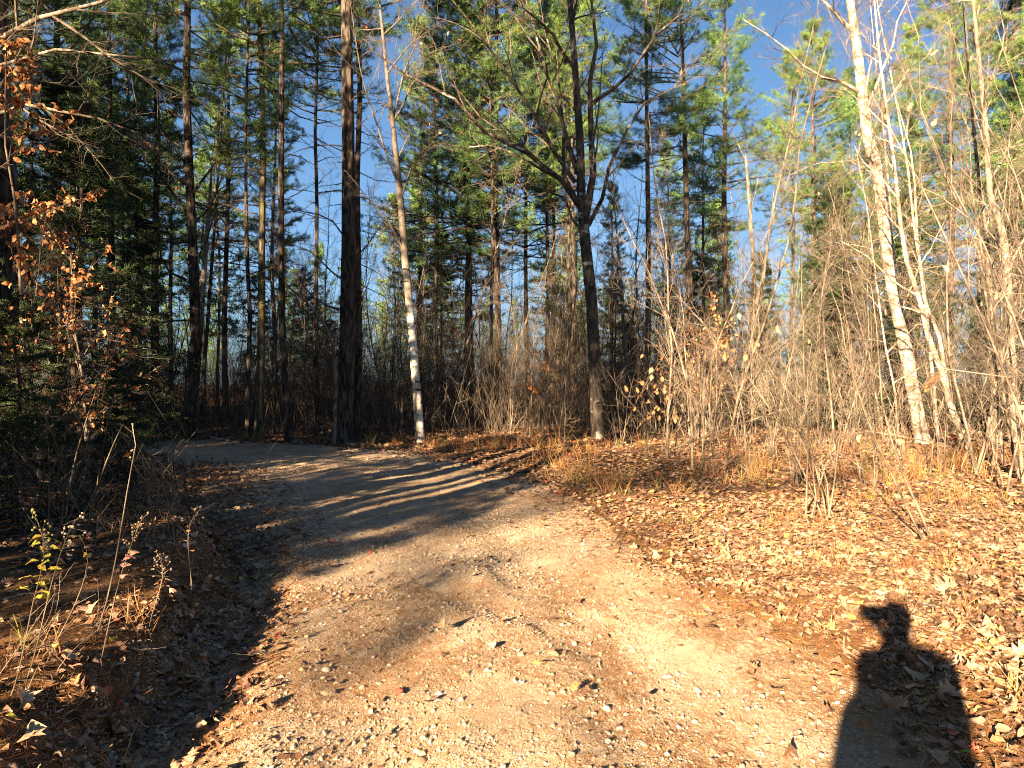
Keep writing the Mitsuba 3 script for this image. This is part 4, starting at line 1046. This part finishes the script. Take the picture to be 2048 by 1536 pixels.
NP = 0.9 * np.array([[0.313, 0.150, 0.051], [0.258, 0.112, 0.037], [0.367, 0.211, 0.088]])
parts_ = [needle_litter(120000, -3.2, 4.2, 2.5, 5.6, needle_d, 0.085, 0.0028, NP), needle_litter(70000, -4.5, 5, 5.6, 10.5, needle_d, 0.09, 0.0050, NP)]
k = new('pine_needle_litter', 'rusty dropped pine needles in drifts on the road and its edges', None, kind='stuff')
ms, cs = zip(*parts_)
scene[k] = mikit.ply(join(ms), 'leaf', color=np.vstack(cs))


def grass_mesh(x, y, per, h, spread, pal):
    n_ = len(x); X = np.repeat(x, per) + rng.normal(0, spread, n_ * per); Y = np.repeat(y, per) + rng.normal(0, spread, n_ * per); B = len(X)
    H_ = h * rng.uniform(.4, 1.2, B)
    P = grow(rng, np.stack([X, Y, surf(X, Y) - .005], 1), np.stack([rng.normal(0, .45, B), rng.normal(0, .45, B), np.ones(B)], 1), H_, 4, 0.12, (0, 0, -0.12))
    side = nrm(np.stack([rng.normal(0, 1, B), rng.normal(0, 1, B), 0 * X], 1))[:, None] * (np.array([.0016, .0015, .0011, .0003])[None, :, None] * (1 + y.mean() / 8))
    v = np.stack([P - side, P + side], 2).reshape(-1, 3)
    f0 = np.array([[0, 1, 3], [0, 3, 2], [2, 3, 5], [2, 5, 4], [4, 5, 7], [4, 7, 6]])
    return (v, (f0[None] + (np.arange(B) * 8)[:, None, None]).reshape(-1, 3)), np.repeat(np.repeat(pick(rng, pal, n_, .2), per, 0), 8, 0)


STRAW = np.array([[0.260, 0.180, 0.080], [0.210, 0.110, 0.045], [0.180, 0.085, 0.035], [0.150, 0.155, 0.040], [0.230, 0.150, 0.060]]) * [1.0, 0.84, 0.8]
def gd(x, y):
    q, s = road_q(x, y); p = np.stack([x, y, 0 * x], -1)
    return sst(.45, .62, nfbm(p * .9, 3, 61)) * (sst(1.6, 2.2, q) * sst(7, 9.5, y) + 0.35 * sst(1.7, 2.2, q) + 1.0 * sst(1.9, 2.1, -q) * sst(3.4, 2.6, -q))
xa, ya = scatter(1200, -5, 7, 2.6, 9, gd); xb, yb = scatter(1500, -8, 11, 9, 19, gd)
k = new('grass', 'dry straw coloured grass tufts on the leafy banks', None, kind='stuff')
ms, cs = zip(grass_mesh(xa, ya, 14, .20, .035, STRAW), grass_mesh(xb, yb, 14, .38, .06, STRAW))
scene[k] = mikit.ply(join(ms), 'leaf', color=np.vstack(cs))


# ------------------------------------------------------------------ shrubs, stalks and sticks
def shrub(label, stems, mat='tan_bark', k2=8, k3=5, l2=0.32, r=0.008, leaves=0, pal=None, lsize=0.07, at=None, name='bare_shrub', cat='shrub', kinds=('oval',)):
    """stems: polylines; each grows side twigs."""
    k = new(name, label, cat)
    SP = np.array([curve(s_, 9) for s_ in stems])
    SP[:, 1:-1] += np.cumsum(rng.normal(0, 0.016, SP[:, 1:-1].shape), axis=1) * [1, 1, .3]
    SL = np.linalg.norm(SP[:, -1] - SP[:, 0], axis=1)
    SR = taper(r * rng.uniform(.7, 1.2, len(SP)), np.full(len(SP), 0.0022), 9)
    for a in range(len(SP)):
        part(k, 'stem', mikit.ply(tubes(SP[a:a + 1], SR[a:a + 1], 6), mat, smooth=True))
    p, d, rr, tt, par = spawn(rng, SP, SR, k2, .22, 1, .85, .25)
    L = l2 * SL[par] * (1.15 - .8 * tt) * rng.uniform(.5, 1.2, len(tt)) + .05
    B = grow(rng, p, d, L, 5, .10, (0, 0, .05)); RB = taper(np.minimum(rr * .6, .005), 0 * rr + .0016, 5); o = [tubes(B, RB, 4)]
    if k3:
        p, d, rr, tt, par = spawn(rng, B, RB, k3, .2, 1, .65, .25)
        Q = grow(rng, p, d, (.4 * L[par] + .04) * rng.uniform(.4, 1.2, len(tt)), 3, .12, (0, 0, .05)); o.append(tubes(Q, taper(np.minimum(rr * .6, .003), 0 * rr + .0012, 3), 3))
    part(k, 'twigs', mikit.ply(join(o), mat), kind='stuff')
    if leaves or at is not None:
        pos = B[rng.integers(len(B), size=leaves), rng.integers(2, 5, size=leaves)] if at is None else np.array(at, float)
        n_ = len(pos)
        msh, col = leaves_mesh(rng, list(kinds), pos, rng.normal(0, .45, (n_, 3)) + [0, 0, -.8], rng.uniform(0, 6.28, n_), rng.uniform(.8, 1.2, n_) * lsize, pick(rng, BROWNS[[0, 1, 3]] if pal is None else pal, n_))
        part(k, 'leaves', mikit.ply(msh, 'leaf', color=col), kind='stuff')


def fan(u, v_, n_, du, h0, h1, lean=0.0, yy=None):
    """n_ stems of a clump that stands at the ground point seen at (u, v_)."""
    x, y = pix(u, v_); z = float(surf(x, y)); out = []
    for i in range(n_):
        h = rng.uniform(h0, h1); a = rng.normal(lean, du); b = rng.normal(0, du)
        f_ = np.array([x + rng.normal(0, .07), y + rng.normal(0, .07), z - .02])
        out.append([f_, f_ + [a * h * .4, b * h * .4, h * .5], f_ + [a * h * 1.1, b * h, h]])
    return out


PALE = np.array([[0.33, 0.25, 0.13], [0.30, 0.22, 0.11]])
y = 8.0
shrub('tall tan shrub fanning up from the near right bank, pale leaves at its tips', fan(1640, 1052, 8, .20, 1.5, 3.0, -.15), r=.010,
      at=[W(1512, 685, y), W(1482, 690, y), W(1556, 650, y), W(1476, 626, y), W(1452, 705, y), W(1618, 676, y), W(1493, 708, y)], pal=PALE, lsize=.09)
shrub('two long leaning stems crossing the right bank behind the shadow', [[W(1862, 1112, 6.7), W(1790, 960, 6.7), W(1735, 840, 6.8), W(1690, 700, 6.9), W(1655, 560, 7)], [W(1872, 1112, 6.7), W(1815, 960, 6.8), W(1765, 800, 6.8), W(1745, 640, 6.9), W(1700, 500, 7.0)]],
      r=.013, at=[W(1720, 868, 6.6), W(1792, 880, 6.7)], pal=PALE, lsize=.10, k2=7)
for i, (u, v_, n_, lab, lean) in enumerate([(1590, 985, 7, 'thorny looking bare shrub left of the tall tan shrub', -.1), (1415, 965, 6, 'bare shrub at the edge of the dark shade patch', .05), (1745, 1000, 6, 'bare shrub in front of the young birch stem', -.1),
                                            (1545, 930, 7, 'bare shrub behind the dark shade patch', 0), (1335, 925, 5, 'thin shrub at the start of the leafy bank', .1), (1480, 905, 7, 'dense bare shrub below the snag', 0),
                                            (1700, 915, 8, 'dense bare shrub left of the leaning birches', 0), (1640, 900, 8, 'dense tan shrub in the brightest thicket', 0), (1235, 905, 5, 'little shrub at the foot of the forked maple', 0),
                                            (1800, 930, 7, 'bare shrub under the thickest leaning birch', -.1), (1880, 960, 5, 'bare shrub left of the thin leaning birch', -.1), (1990, 960, 6, 'bare shrub at the foot of the right border trunks', -.2),
                                            (1395, 890, 7, 'bare shrub under the leaning pine', 0), (1130, 915, 4, 'weedy shrub on the mound where the road bends', 0)]):
    hh = 1.2 + 0.10 * 1.6 * F / (v_ - 768)
    shrub(lab, fan(u, v_, n_, .22, hh * .6, hh * 1.15, lean), r=.010, k2=9, k3=3)
# clumps of whips that stand outside the right border and lean in
for i, (pts, lab) in enumerate([
        ([[(2160, 1120), (2040, 830), (1973, 650), (1900, 480), (1800, 290), (1690, 90), (1640, -20)], [(2150, 1120), (2080, 800), (2000, 560), (1920, 400), (1850, 240), (1830, 60), (1790, -60)]], 'long bare whips leaning in over the right border to the upper middle'),
        ([[(2200, 1060), (2120, 760), (2050, 560), (1990, 380), (1930, 200), (1880, 20), (1860, -80)], [(2190, 1060), (2110, 640), (2048, 380), (1960, 220), (1860, 100), (1790, 10)]], 'bare whips leaning in over the upper right border'),
        ([[(2260, 1100), (2170, 700), (2100, 420), (2040, 200), (1985, 20), (1960, -90)], [(2240, 1100), (2130, 720), (2010, 500), (1890, 400), (1760, 340), (1650, 300)], [(2250, 1100), (2150, 560), (2060, 300), (1960, 130), (1900, 60)]], 'bare whips at the right border arching left above the leaves')]):
    yy = 6.6 + .7 * i
    shrub(lab, [[W(a, b if j else 768 + 1.55 * F / yy, yy + .12 * j) for j, (a, b) in enumerate(s_)] for s_ in pts], r=.017, k2=15, k3=7, l2=.17, leaves=14, lsize=.09, kinds=('oak',))
y = 9.4
shrub('pale smooth sapling leaning right, cut by the right border', [[W(2010, 1012, y), W(2022, 950, y), W(2048, 848, y), W(2075, 700, y), W(2090, 480, y)]], r=.024, k2=10, name='sapling', cat='sapling')
y = 3.1
shrub('oak sprig with big dry leaves poking in at the right border', [[np.array([2.75, 3.1, 0.02]), np.array([2.62, 3.1, 1.0]), W(2120, 735, y), W(2040, 752, y), W(1963, 758, y + .1), W(1870, 735, y + .2)]], r=.009, k2=6, k3=3, l2=.14,
      leaves=11, pal=np.array([[.19, .12, .062], [.24, .16, .09]]), lsize=.095, kinds=('oak',), name='oak_sapling', cat='oak')
y = 14.0
shrub('low branch with dry orange leaves right of the forked maple', [[W(1420, 900, y), W(1390, 800, y), W(1330, 760, y), W(1270, 800, y)], [W(1425, 900, y), W(1400, 780, y), W(1350, 735, y), W(1290, 745, y)]], r=.014,
      at=[W(1310 + rng.normal(0, 24), 775 + rng.normal(0, 40), y + rng.normal(0, .3)) for _ in range(46)], lsize=.12, kinds=('oak', 'oval'), pal=np.array([[.23, .12, .052], [.19, .09, .038], [.27, .16, .08]]))


def fallen(label, pts, r, mat='tan_bark'):
    k = new('fallen_branch', label, 'branch')
    P = curve(pts, 12)[None]
    part(k, 'stick', mikit.ply(tubes(P, np.linspace(r, r * .45, 12)[None], 8), mat, smooth=True))
    p, d, rr, tt, par = spawn(rng, P, np.linspace(r, r * .45, 12)[None], 5, .4, 1, .6, .2)
    Q = grow(rng, p, d, rng.uniform(.15, .45, 5), 4, .1); part(k, 'twigs', mikit.ply(tubes(Q, taper(rr * .45, rr * .12, 4), 4), mat), kind='stuff')


y = 11.0
fallen('pale broken pole leaning up to the right across the bank thicket', [W(1345, 898, y), W(1480, 848, y), W(1612, 806, y)], .018)
fallen('stick lying slanted under the leaning birches', [W(1731, 862, 14), W(1830, 878, 13.7), W(1905, 893, 13.4)], .022)
fallen('dead stick on the ground left of the leaning birches', [W(1620, 902, 12.6), W(1680, 872, 12.8), W(1760, 866, 13)], .018)
fallen('rotten branch on the far road bank left of the white birch', [W(665, 880, 19.6), W(720, 884, 19.5), W(760, 886, 19.4)], .03, 'grey_bark')
fallen('pale stick on the leaves by the left pine', [W(425, 876, 19.8), W(460, 882, 19.6), W(480, 885, 19.5)], .04, 'dead_wood')


def stalk(label, pts, y, r, leaf_at=(), lsize=.05, pal=None, head=0, headcol=(0.35, 0.25, 0.13), side=4, mat='tan_bark', name='weed_stalk', cat='weed'):
    k = new(name, label, cat)
    W_ = [W(a, b, y + c) for a, b, *cc in pts for c in [cc[0] if cc else 0]]
    W_[0][2] = float(surf(W_[0][0], W_[0][1])) - .02
    P = curve(W_, 11)[None]; R = np.linspace(r, r * .45, 11)[None]
    part(k, 'stem', mikit.ply(tubes(P, R, 6), mat, smooth=True))
    o = []
    if side:
        p, d, rr, tt, par = spawn(rng, P, R, side, .45, .98, .6, .2)
        o.append(tubes(grow(rng, p, d, rng.uniform(.04, .16, side), 4, .12, (0, 0, .08)), taper(rr * .5, rr * 0 + .0008, 4), 3))
    if head:
        tip = P[0, -1]
        p, d, rr, tt, par = spawn(rng, P, R, head, .78, 1.0, .8, .3)
        Q = grow(rng, p, d, rng.uniform(.02, .075, head), 3, .2, (0, 0, .1)); o.append(tubes(Q, np.full((head, 3), .0011), 3))
        bud = np.repeat(Q[:, -1], 2, 0) + rng.normal(0, .005, (2 * head, 3))
        bv, bf = np.array(OCT.vertices), np.array(OCT.faces)
        v = (bv[None] * rng.uniform(.003, .0065, (len(bud), 1, 1)) + bud[:, None]).reshape(-1, 3)
        part(k, 'seed_head', mikit.ply((v, (bf[None] + (np.arange(len(bud)) * 12)[:, None, None]).reshape(-1, 3)), 'leaf', color=np.tile(np.array(headcol)[None], (len(v), 1))), kind='stuff')
    if o: part(k, 'twigs', mikit.ply(join(o), mat), kind='stuff')
    if len(leaf_at):
        pos = np.array([W(a, b, y) for a, b in leaf_at]); n_ = len(pos)
        Yd = np.stack([np.sign(rng.normal(0, 1, n_)) * rng.uniform(.5, 1, n_), rng.normal(0, .3, n_), rng.uniform(-.5, .1, n_)], 1)
        msh, col = leaves_mesh(rng, ['oval'], pos, Yd, rng.uniform(-.6, .6, n_), rng.uniform(.8, 1.2, n_) * lsize, pick(rng, BROWNS if pal is None else pal, n_))
        part(k, 'leaves', mikit.ply(msh, 'leaf', color=col), kind='stuff')


GOLD = np.array([[0.60, 0.50, 0.07], [0.52, 0.46, 0.08], [0.62, 0.46, 0.06]])
stalk('goldenrod with bright yellow leaves at the lower left border', [(14, 1480), (45, 1310), (70, 1190), (88, 1110), (76, 1045)], 3.0, .0032, [(90, 1110), (80, 1085), (92, 1095), (78, 1120), (100, 1092), (84, 1070), (76, 1128), (95, 1135), (88, 1150), (72, 1165), (100, 1158), (60, 1178), (82, 1180), (76, 1190), (90, 1072), (66, 1150), (98, 1120)], .052, GOLD, 16, (0.50, 0.44, 0.12))
stalk('tallest brown weed stalk rising from the left bank', [(186, 1312), (214, 1200), (245, 1040), (266, 920), (272, 880), (264, 846)], 3.7, .0045, [(262, 905)], .05, None, 3)
stalk('dry weed with drooping faded leaves right of the tallest stalk', [(195, 1330), (222, 1230), (245, 1140), (262, 1090), (284, 1038)], 3.55, .0034, [(240, 1130), (250, 1110), (238, 1150), (236, 1190), (255, 1100), (262, 1115)], .055, np.array([[.42, .22, .18], [.40, .26, .15]]), 14, (0.36, 0.24, 0.12))
stalk('small dry weed with a branched seed head farther right on the bank', [(310, 1222), (322, 1170), (324, 1125), (322, 1118)], 4.0, .003, [(330, 1158), (322, 1165)], .045, None, 18, (0.35, 0.24, 0.15))
stalk('curled dry fern like weed on the bank nearest the road', [(372, 1136), (376, 1080), (386, 1035), (402, 1016)], 4.9, .0035, [(378, 1080), (382, 1060), (380, 1100), (376, 1050)], .04, None, 8)
stalk('dry weed with pale fluffy top next to the goldenrod', [(52, 1350), (95, 1200), (120, 1110), (150, 1040)], 3.2, .0028, [(135, 1085), (132, 1105), (128, 1125), (125, 1140), (138, 1070)], .035, BROWNS, 14, (0.55, 0.46, 0.33))
stalk('thin crooked weed stem behind the goldenrod', [(90, 1420), (130, 1250), (168, 1160), (175, 1110), (158, 1070)], 3.4, .003, [(180, 1110)], .05, GOLD, 0)
stalk('leaning bare stem across the dark left verge', [(165, 1062), (190, 990), (222, 900), (246, 848)], 6.0, .008, side=3)
stalk('second leaning bare stem across the dark left verge', [(132, 1000), (150, 920), (176, 830), (205, 740)], 6.6, .008, side=4)
stalk('third leaning bare stem close to the small hemlock', [(196, 960), (205, 900), (212, 860), (218, 800)], 7.5, .008, side=3)
for i in range(9):
    u = rng.uniform(-20, 110); stalk('thin bare weed stem in the tangle at the lower left border', [(u, rng.uniform(1330, 1440)), (u + 60, 1280), (u + rng.uniform(90, 160), rng.uniform(1150, 1230))], 3.1 + .1 * i, .0022, [(u + 50, 1290)] if i % 3 == 0 else [], .04, GOLD, 0, name='bare_weed', side=3)
    labels[list(labels)[-1].split('__')[0]]['group'] = 'weeds at the lower left border'
k = new('pine_sapling', 'small bright tufted pine seedling at the left end of the road', 'pine seedling')
x, y = -6.9, 12.2
V = conifer(71, 1.5, .1, .5, whorl=.14, nb=5, subs=5, tufts=3, n=12, ln=.11, wd=.005, dead=False, up=.1)
t = place(x, y, 1.5, 1.5, 0)
part(k, 'trunk', mikit.ply(straight_trunk(3, 1.5, .03, 6, .01), 'pine_bark', smooth=True), t); part(k, 'boughs', V['wood'], t, kind='stuff'); part(k, 'crown', V['crown'], t, kind='stuff')


# ------------------------------------------------------------------ the photographer, whose shadow falls on the right of the road
MF = manifold3d.Manifold


def ball(p, r, sc=(1, 1, 1)):
    return MF.sphere(r, 20).scale(list(sc)).translate([float(c) for c in p])


def bone(a, ra, b, rb):
    return MF.batch_hull([ball(a, ra), ball(b, rb)])


def chain(pts):
    return [bone(pts[i][0], pts[i][1], pts[i + 1][0], pts[i + 1][1]) for i in range(len(pts) - 1)]


def organic(pieces, ref=0.018, it=10):
    m = MF.batch_boolean(pieces, manifold3d.OpType.Add).refine_to_length(ref).to_mesh()
    t = trimesh.Trimesh(m.vert_properties[:, :3], m.tri_verts, process=True)
    trimesh.smoothing.filter_taubin(t, iterations=it)
    return t


gz = float(surf(0.05, -0.42))
B0 = np.array([0.0, -0.40, gz])
def b(x, y, z): return (B0 + np.array([x, y, z])).tolist()
hd = [ball(b(0, .02, 1.645), .10, (.80, 1.0, 1.15)), ball(b(0, .05, 1.58), .07, (.85, 1, .9)), ball(b(0, .115, 1.615), .018, (.8, 1.1, 1.2)), ball(b(-.08, .01, 1.63), .03, (.35, .8, 1.2)), ball(b(.08, .01, 1.63), .03, (.35, .8, 1.2)),
      ball(b(-.033, .095, 1.655), .018), ball(b(.033, .095, 1.655), .018), ball(b(0, .108, 1.565), .022, (1.3, .6, .45)), bone(b(0, -.02, 1.45), .06, b(0, .0, 1.58), .055)]
torso = [MF.batch_hull([ball(b(-.15, 0, 1.40), .07), ball(b(.15, 0, 1.40), .07), ball(b(0, .01, 1.15), .13), ball(b(0, -.02, 1.46), .06)]), MF.batch_hull([ball(b(-.08, 0, .93), .11), ball(b(.08, 0, .93), .11), ball(b(0, .0, 1.18), .12)])]
SHL, ELL, WRL = b(-.18, .0, 1.40), b(.0, .17, 1.20), b(.035, .225, 1.47)
SHR, ELR, WRR = b(.18, .0, 1.40), b(.25, .10, 1.18), b(.085, .19, 1.52)
arms = chain([(SHL, .055), (ELL, .042), (WRL, .03)]) + chain([(SHR, .055), (ELR, .042), (WRR, .03)])
legs = chain([(b(-.09, 0, .92), .085), (b(-.10, .03, .5), .058), (b(-.11, -.02, .09), .04)]) + chain([(b(.09, 0, .92), .085), (b(.11, .04, .5), .058), (b(.13, .0, .09), .04)])
feet = [bone(b(-.11, -.04, .05), .04, b(-.12, .13, .035), .033), bone(b(.13, -.02, .05), .04, b(.15, .15, .035), .033)]
CAMC = np.array([-0.03, -0.165, 1.605])
hands = []
def hand(wr, palm, knuckles, r=.009):
    hands.append(bone(wr, .027, palm, .026))
    for pts in knuckles: hands.extend(chain([(p_, r * (1 - .12 * i_)) for i_, p_ in enumerate(pts)]))
c0 = CAMC
hand(WRR, (c0 + [.085, -.02, -.03]).tolist(), [[(c0 + [.085, 0, -.03 + dz]).tolist(), (c0 + [.086, .035, -.028 + dz]).tolist(), (c0 + [.068, .052, -.028 + dz]).tolist(), (c0 + [.05, .05, -.028 + dz]).tolist()] for dz in (-.022, -.002, .018)]
     + [[(c0 + [.08, 0, .01]).tolist(), (c0 + [.078, .02, .035]).tolist(), (c0 + [.058, .03, .046]).tolist()], [(c0 + [.075, -.03, -.02]).tolist(), (c0 + [.06, -.043, .0]).tolist(), (c0 + [.035, -.042, .008]).tolist()]])
hand(WRL, (c0 + [.015, .035, -.066]).tolist(), [[(c0 + [-.01 + dx, .055, -.06]).tolist(), (c0 + [-.05 + dx * .5, .075 + dy, -.045]).tolist(), (c0 + [-.052, .08 + dy, -.01]).tolist(), (c0 + [-.043, .08 + dy, .018]).tolist()] for dx, dy in ((0, -.03), (0.006, -.01), (0.012, .01), (.018, .03))]
     + [[(c0 + [0, .05, -.06]).tolist(), (c0 + [.035, .06, -.05]).tolist(), (c0 + [.047, .065, -.02]).tolist()]])
k = new('person', 'person in jacket and cap aiming a camera, seen as a shadow at lower right', 'person')
scene['skin'] = pr((0.50, 0.30, 0.21), 0.55, 0.4); scene['jacket_cloth'] = pr(proc(stalk_fn((0.05, 0.06, 0.07), (0.09, 0.10, 0.11))), 0.85, 0.2)
scene['denim'] = pr((0.06, 0.08, 0.13), 0.9, 0.2); scene['boot_leather'] = pr((0.07, 0.045, 0.03), 0.6, 0.4); scene['camera_black'] = pr((0.02, 0.02, 0.022), 0.45, 0.5)
part(k, 'body', mikit.ply(organic(hd + torso + arms + legs + feet + hands, .012, 3), 'skin', smooth=True))
JK = [MF.batch_hull([ball(b(-.165, 0, 1.395), .105), ball(b(.175, 0, 1.395), .105), ball(b(0, .0, 1.12), .22), ball(b(0, -.02, 1.45), .085)]),
      MF.batch_hull([ball(b(-.17, 0.03, .84), .19), ball(b(.14, 0, .84), .19), ball(b(0, .0, 1.16), .21)]), MF.batch_hull([ball(b(-.15, .02, 1.15), .165), ball(b(-.17, .0, .86), .19), ball(b(0, 0, 1.0), .2)])] + chain([(SHL, .085), (ELL, .072), (b(.03, .22, 1.43), .044)]) + chain([(SHR, .09), (ELR, .078), (b(.10, .18, 1.47), .046)]) + [ball(b(0, -.02, 1.49), .075)]
part(k, 'jacket', mikit.ply(organic(JK, .03, 8), 'jacket_cloth', smooth=True))
part(k, 'trousers', mikit.ply(organic(chain([(b(-.09, 0, .86), .12), (b(-.10, .03, .5), .085), (b(-.11, -.02, .10), .075)]) + chain([(b(.09, 0, .86), .12), (b(.11, .04, .5), .085), (b(.13, .0, .10), .075)]), .03, 6), 'denim', smooth=True))
for sx, p0, p1 in ((-1, b(-.11, -.05, .055), b(-.125, .15, .045)), (1, b(.13, -.03, .055), b(.155, .17, .045))):
    part(k, 'boot', mikit.ply(organic([bone(p0, .055, p1, .042), bone(p0, .055, [p0[0], p0[1] + .02, p0[2] + .09], .055)], .02, 4), 'boot_leather', smooth=True))
part(k, 'cap', mikit.ply(organic([ball(b(0, .015, 1.69), .108, (.86, 1.0, .85)), ball(b(0, .03, 1.66), .10, (.9, 1, .5))], .02, 4), 'jacket_cloth', smooth=True))
k = new('handheld_camera', 'black camera with long lens at eye height, shadow left of the head', 'camera')
bx = trimesh.creation.box((.125, .05, .085)); bx.apply_translation(c0)
part(k, 'body', mikit.ply(bx, 'camera_black'))
hump = trimesh.creation.box((.045, .06, .03)); hump.apply_translation(c0 + [0, -.003, .0575]); part(k, 'viewfinder', mikit.ply(hump, 'camera_black'))
lens = trimesh.creation.revolve([[0, .025], [.03, .025], [.034, .03], [.034, .09], [.038, .095], [.038, .135], [.034, .14], [.03, .13], [0, .128]], sections=32)
lens.apply_transform(trimesh.transformations.rotation_matrix(-PI / 2, [1, 0, 0])); lens.apply_translation(c0 + [-.012, 0, 0]); part(k, 'lens', mikit.ply(lens, 'camera_black', smooth=30))


# ------------------------------------------------------------------ tell the many alike trees apart by what they stand beside
MARKS = [(22, 'the left border'), (225, 'the hemlocks'), (374, 'the dead limbed pine'), (516, 'the mossy trunk'), (578, 'the straight dark pine'), (700, 'the thickest dark trunk'), (838, 'the white birch'), (937, 'the crossing pair'),
         (998, 'the central pine'), (1100, 'the halfway pines'), (1190, 'the forked maple'), (1296, 'the dark straight pine'), (1370, 'the leaning pine'), (1450, 'the bushy pine'), (1505, 'the snag'), (1625, 'the pale pink pine'), (1740, 'the young birch stem'),
         (1830, 'the thickest leaning birch'), (1910, 'the thin leaning birch'), (2015, 'the right border trunks')]
KINDS = {'sapling': 'sapling', 'bare_tree': 'leafless tree', 'pine_tree': 'pine'}
WORD = ['first', 'second', 'third', 'fourth', 'fifth', 'sixth', 'seventh', 'eighth', 'ninth', 'tenth', 'eleventh', 'twelfth']
same = {}
for k, lab, x, y, h, le in MANY:
    u = 1024 + F * x / y if y > 2 else -9999
    if not -60 < u < 2110 or 'outside' in labels[k].get('group', ''): continue
    mu, mark = min(MARKS, key=lambda m_: abs(m_[0] - u))
    kind_ = KINDS.get(k.rstrip('0123456789').rstrip('_'))
    if kind_ is None: continue
    tall = ('short', 'middling', 'tall')[(h > 4.5) + (h > 6.3)] if kind_ == 'sapling' else ('short', 'middling', 'tall')[(h > 9) + (h > 11)] if kind_ != 'pine' else ('short', 'middling', 'tall')[(h > 15.2) + (h > 17)]
    side = 'left of' if u < mu - 8 else 'right of' if u > mu + 8 else 'at'
    deep = 'close' if y < 22 else 'set back' if y < 30 else 'far back'
    le_ = le * 0.6
    same.setdefault(f"{tall} {'left leaning ' if le_ < -.28 else 'right leaning ' if le_ > .28 else ''}{kind_} {deep} {side} {mark}", []).append((u, k))
for lab, ks in same.items():
    ks.sort()
    for i, (u, k) in enumerate(ks):
        labels[k]['label'] = lab if len(ks) == 1 else f'{WORD[i]} {lab} from left'
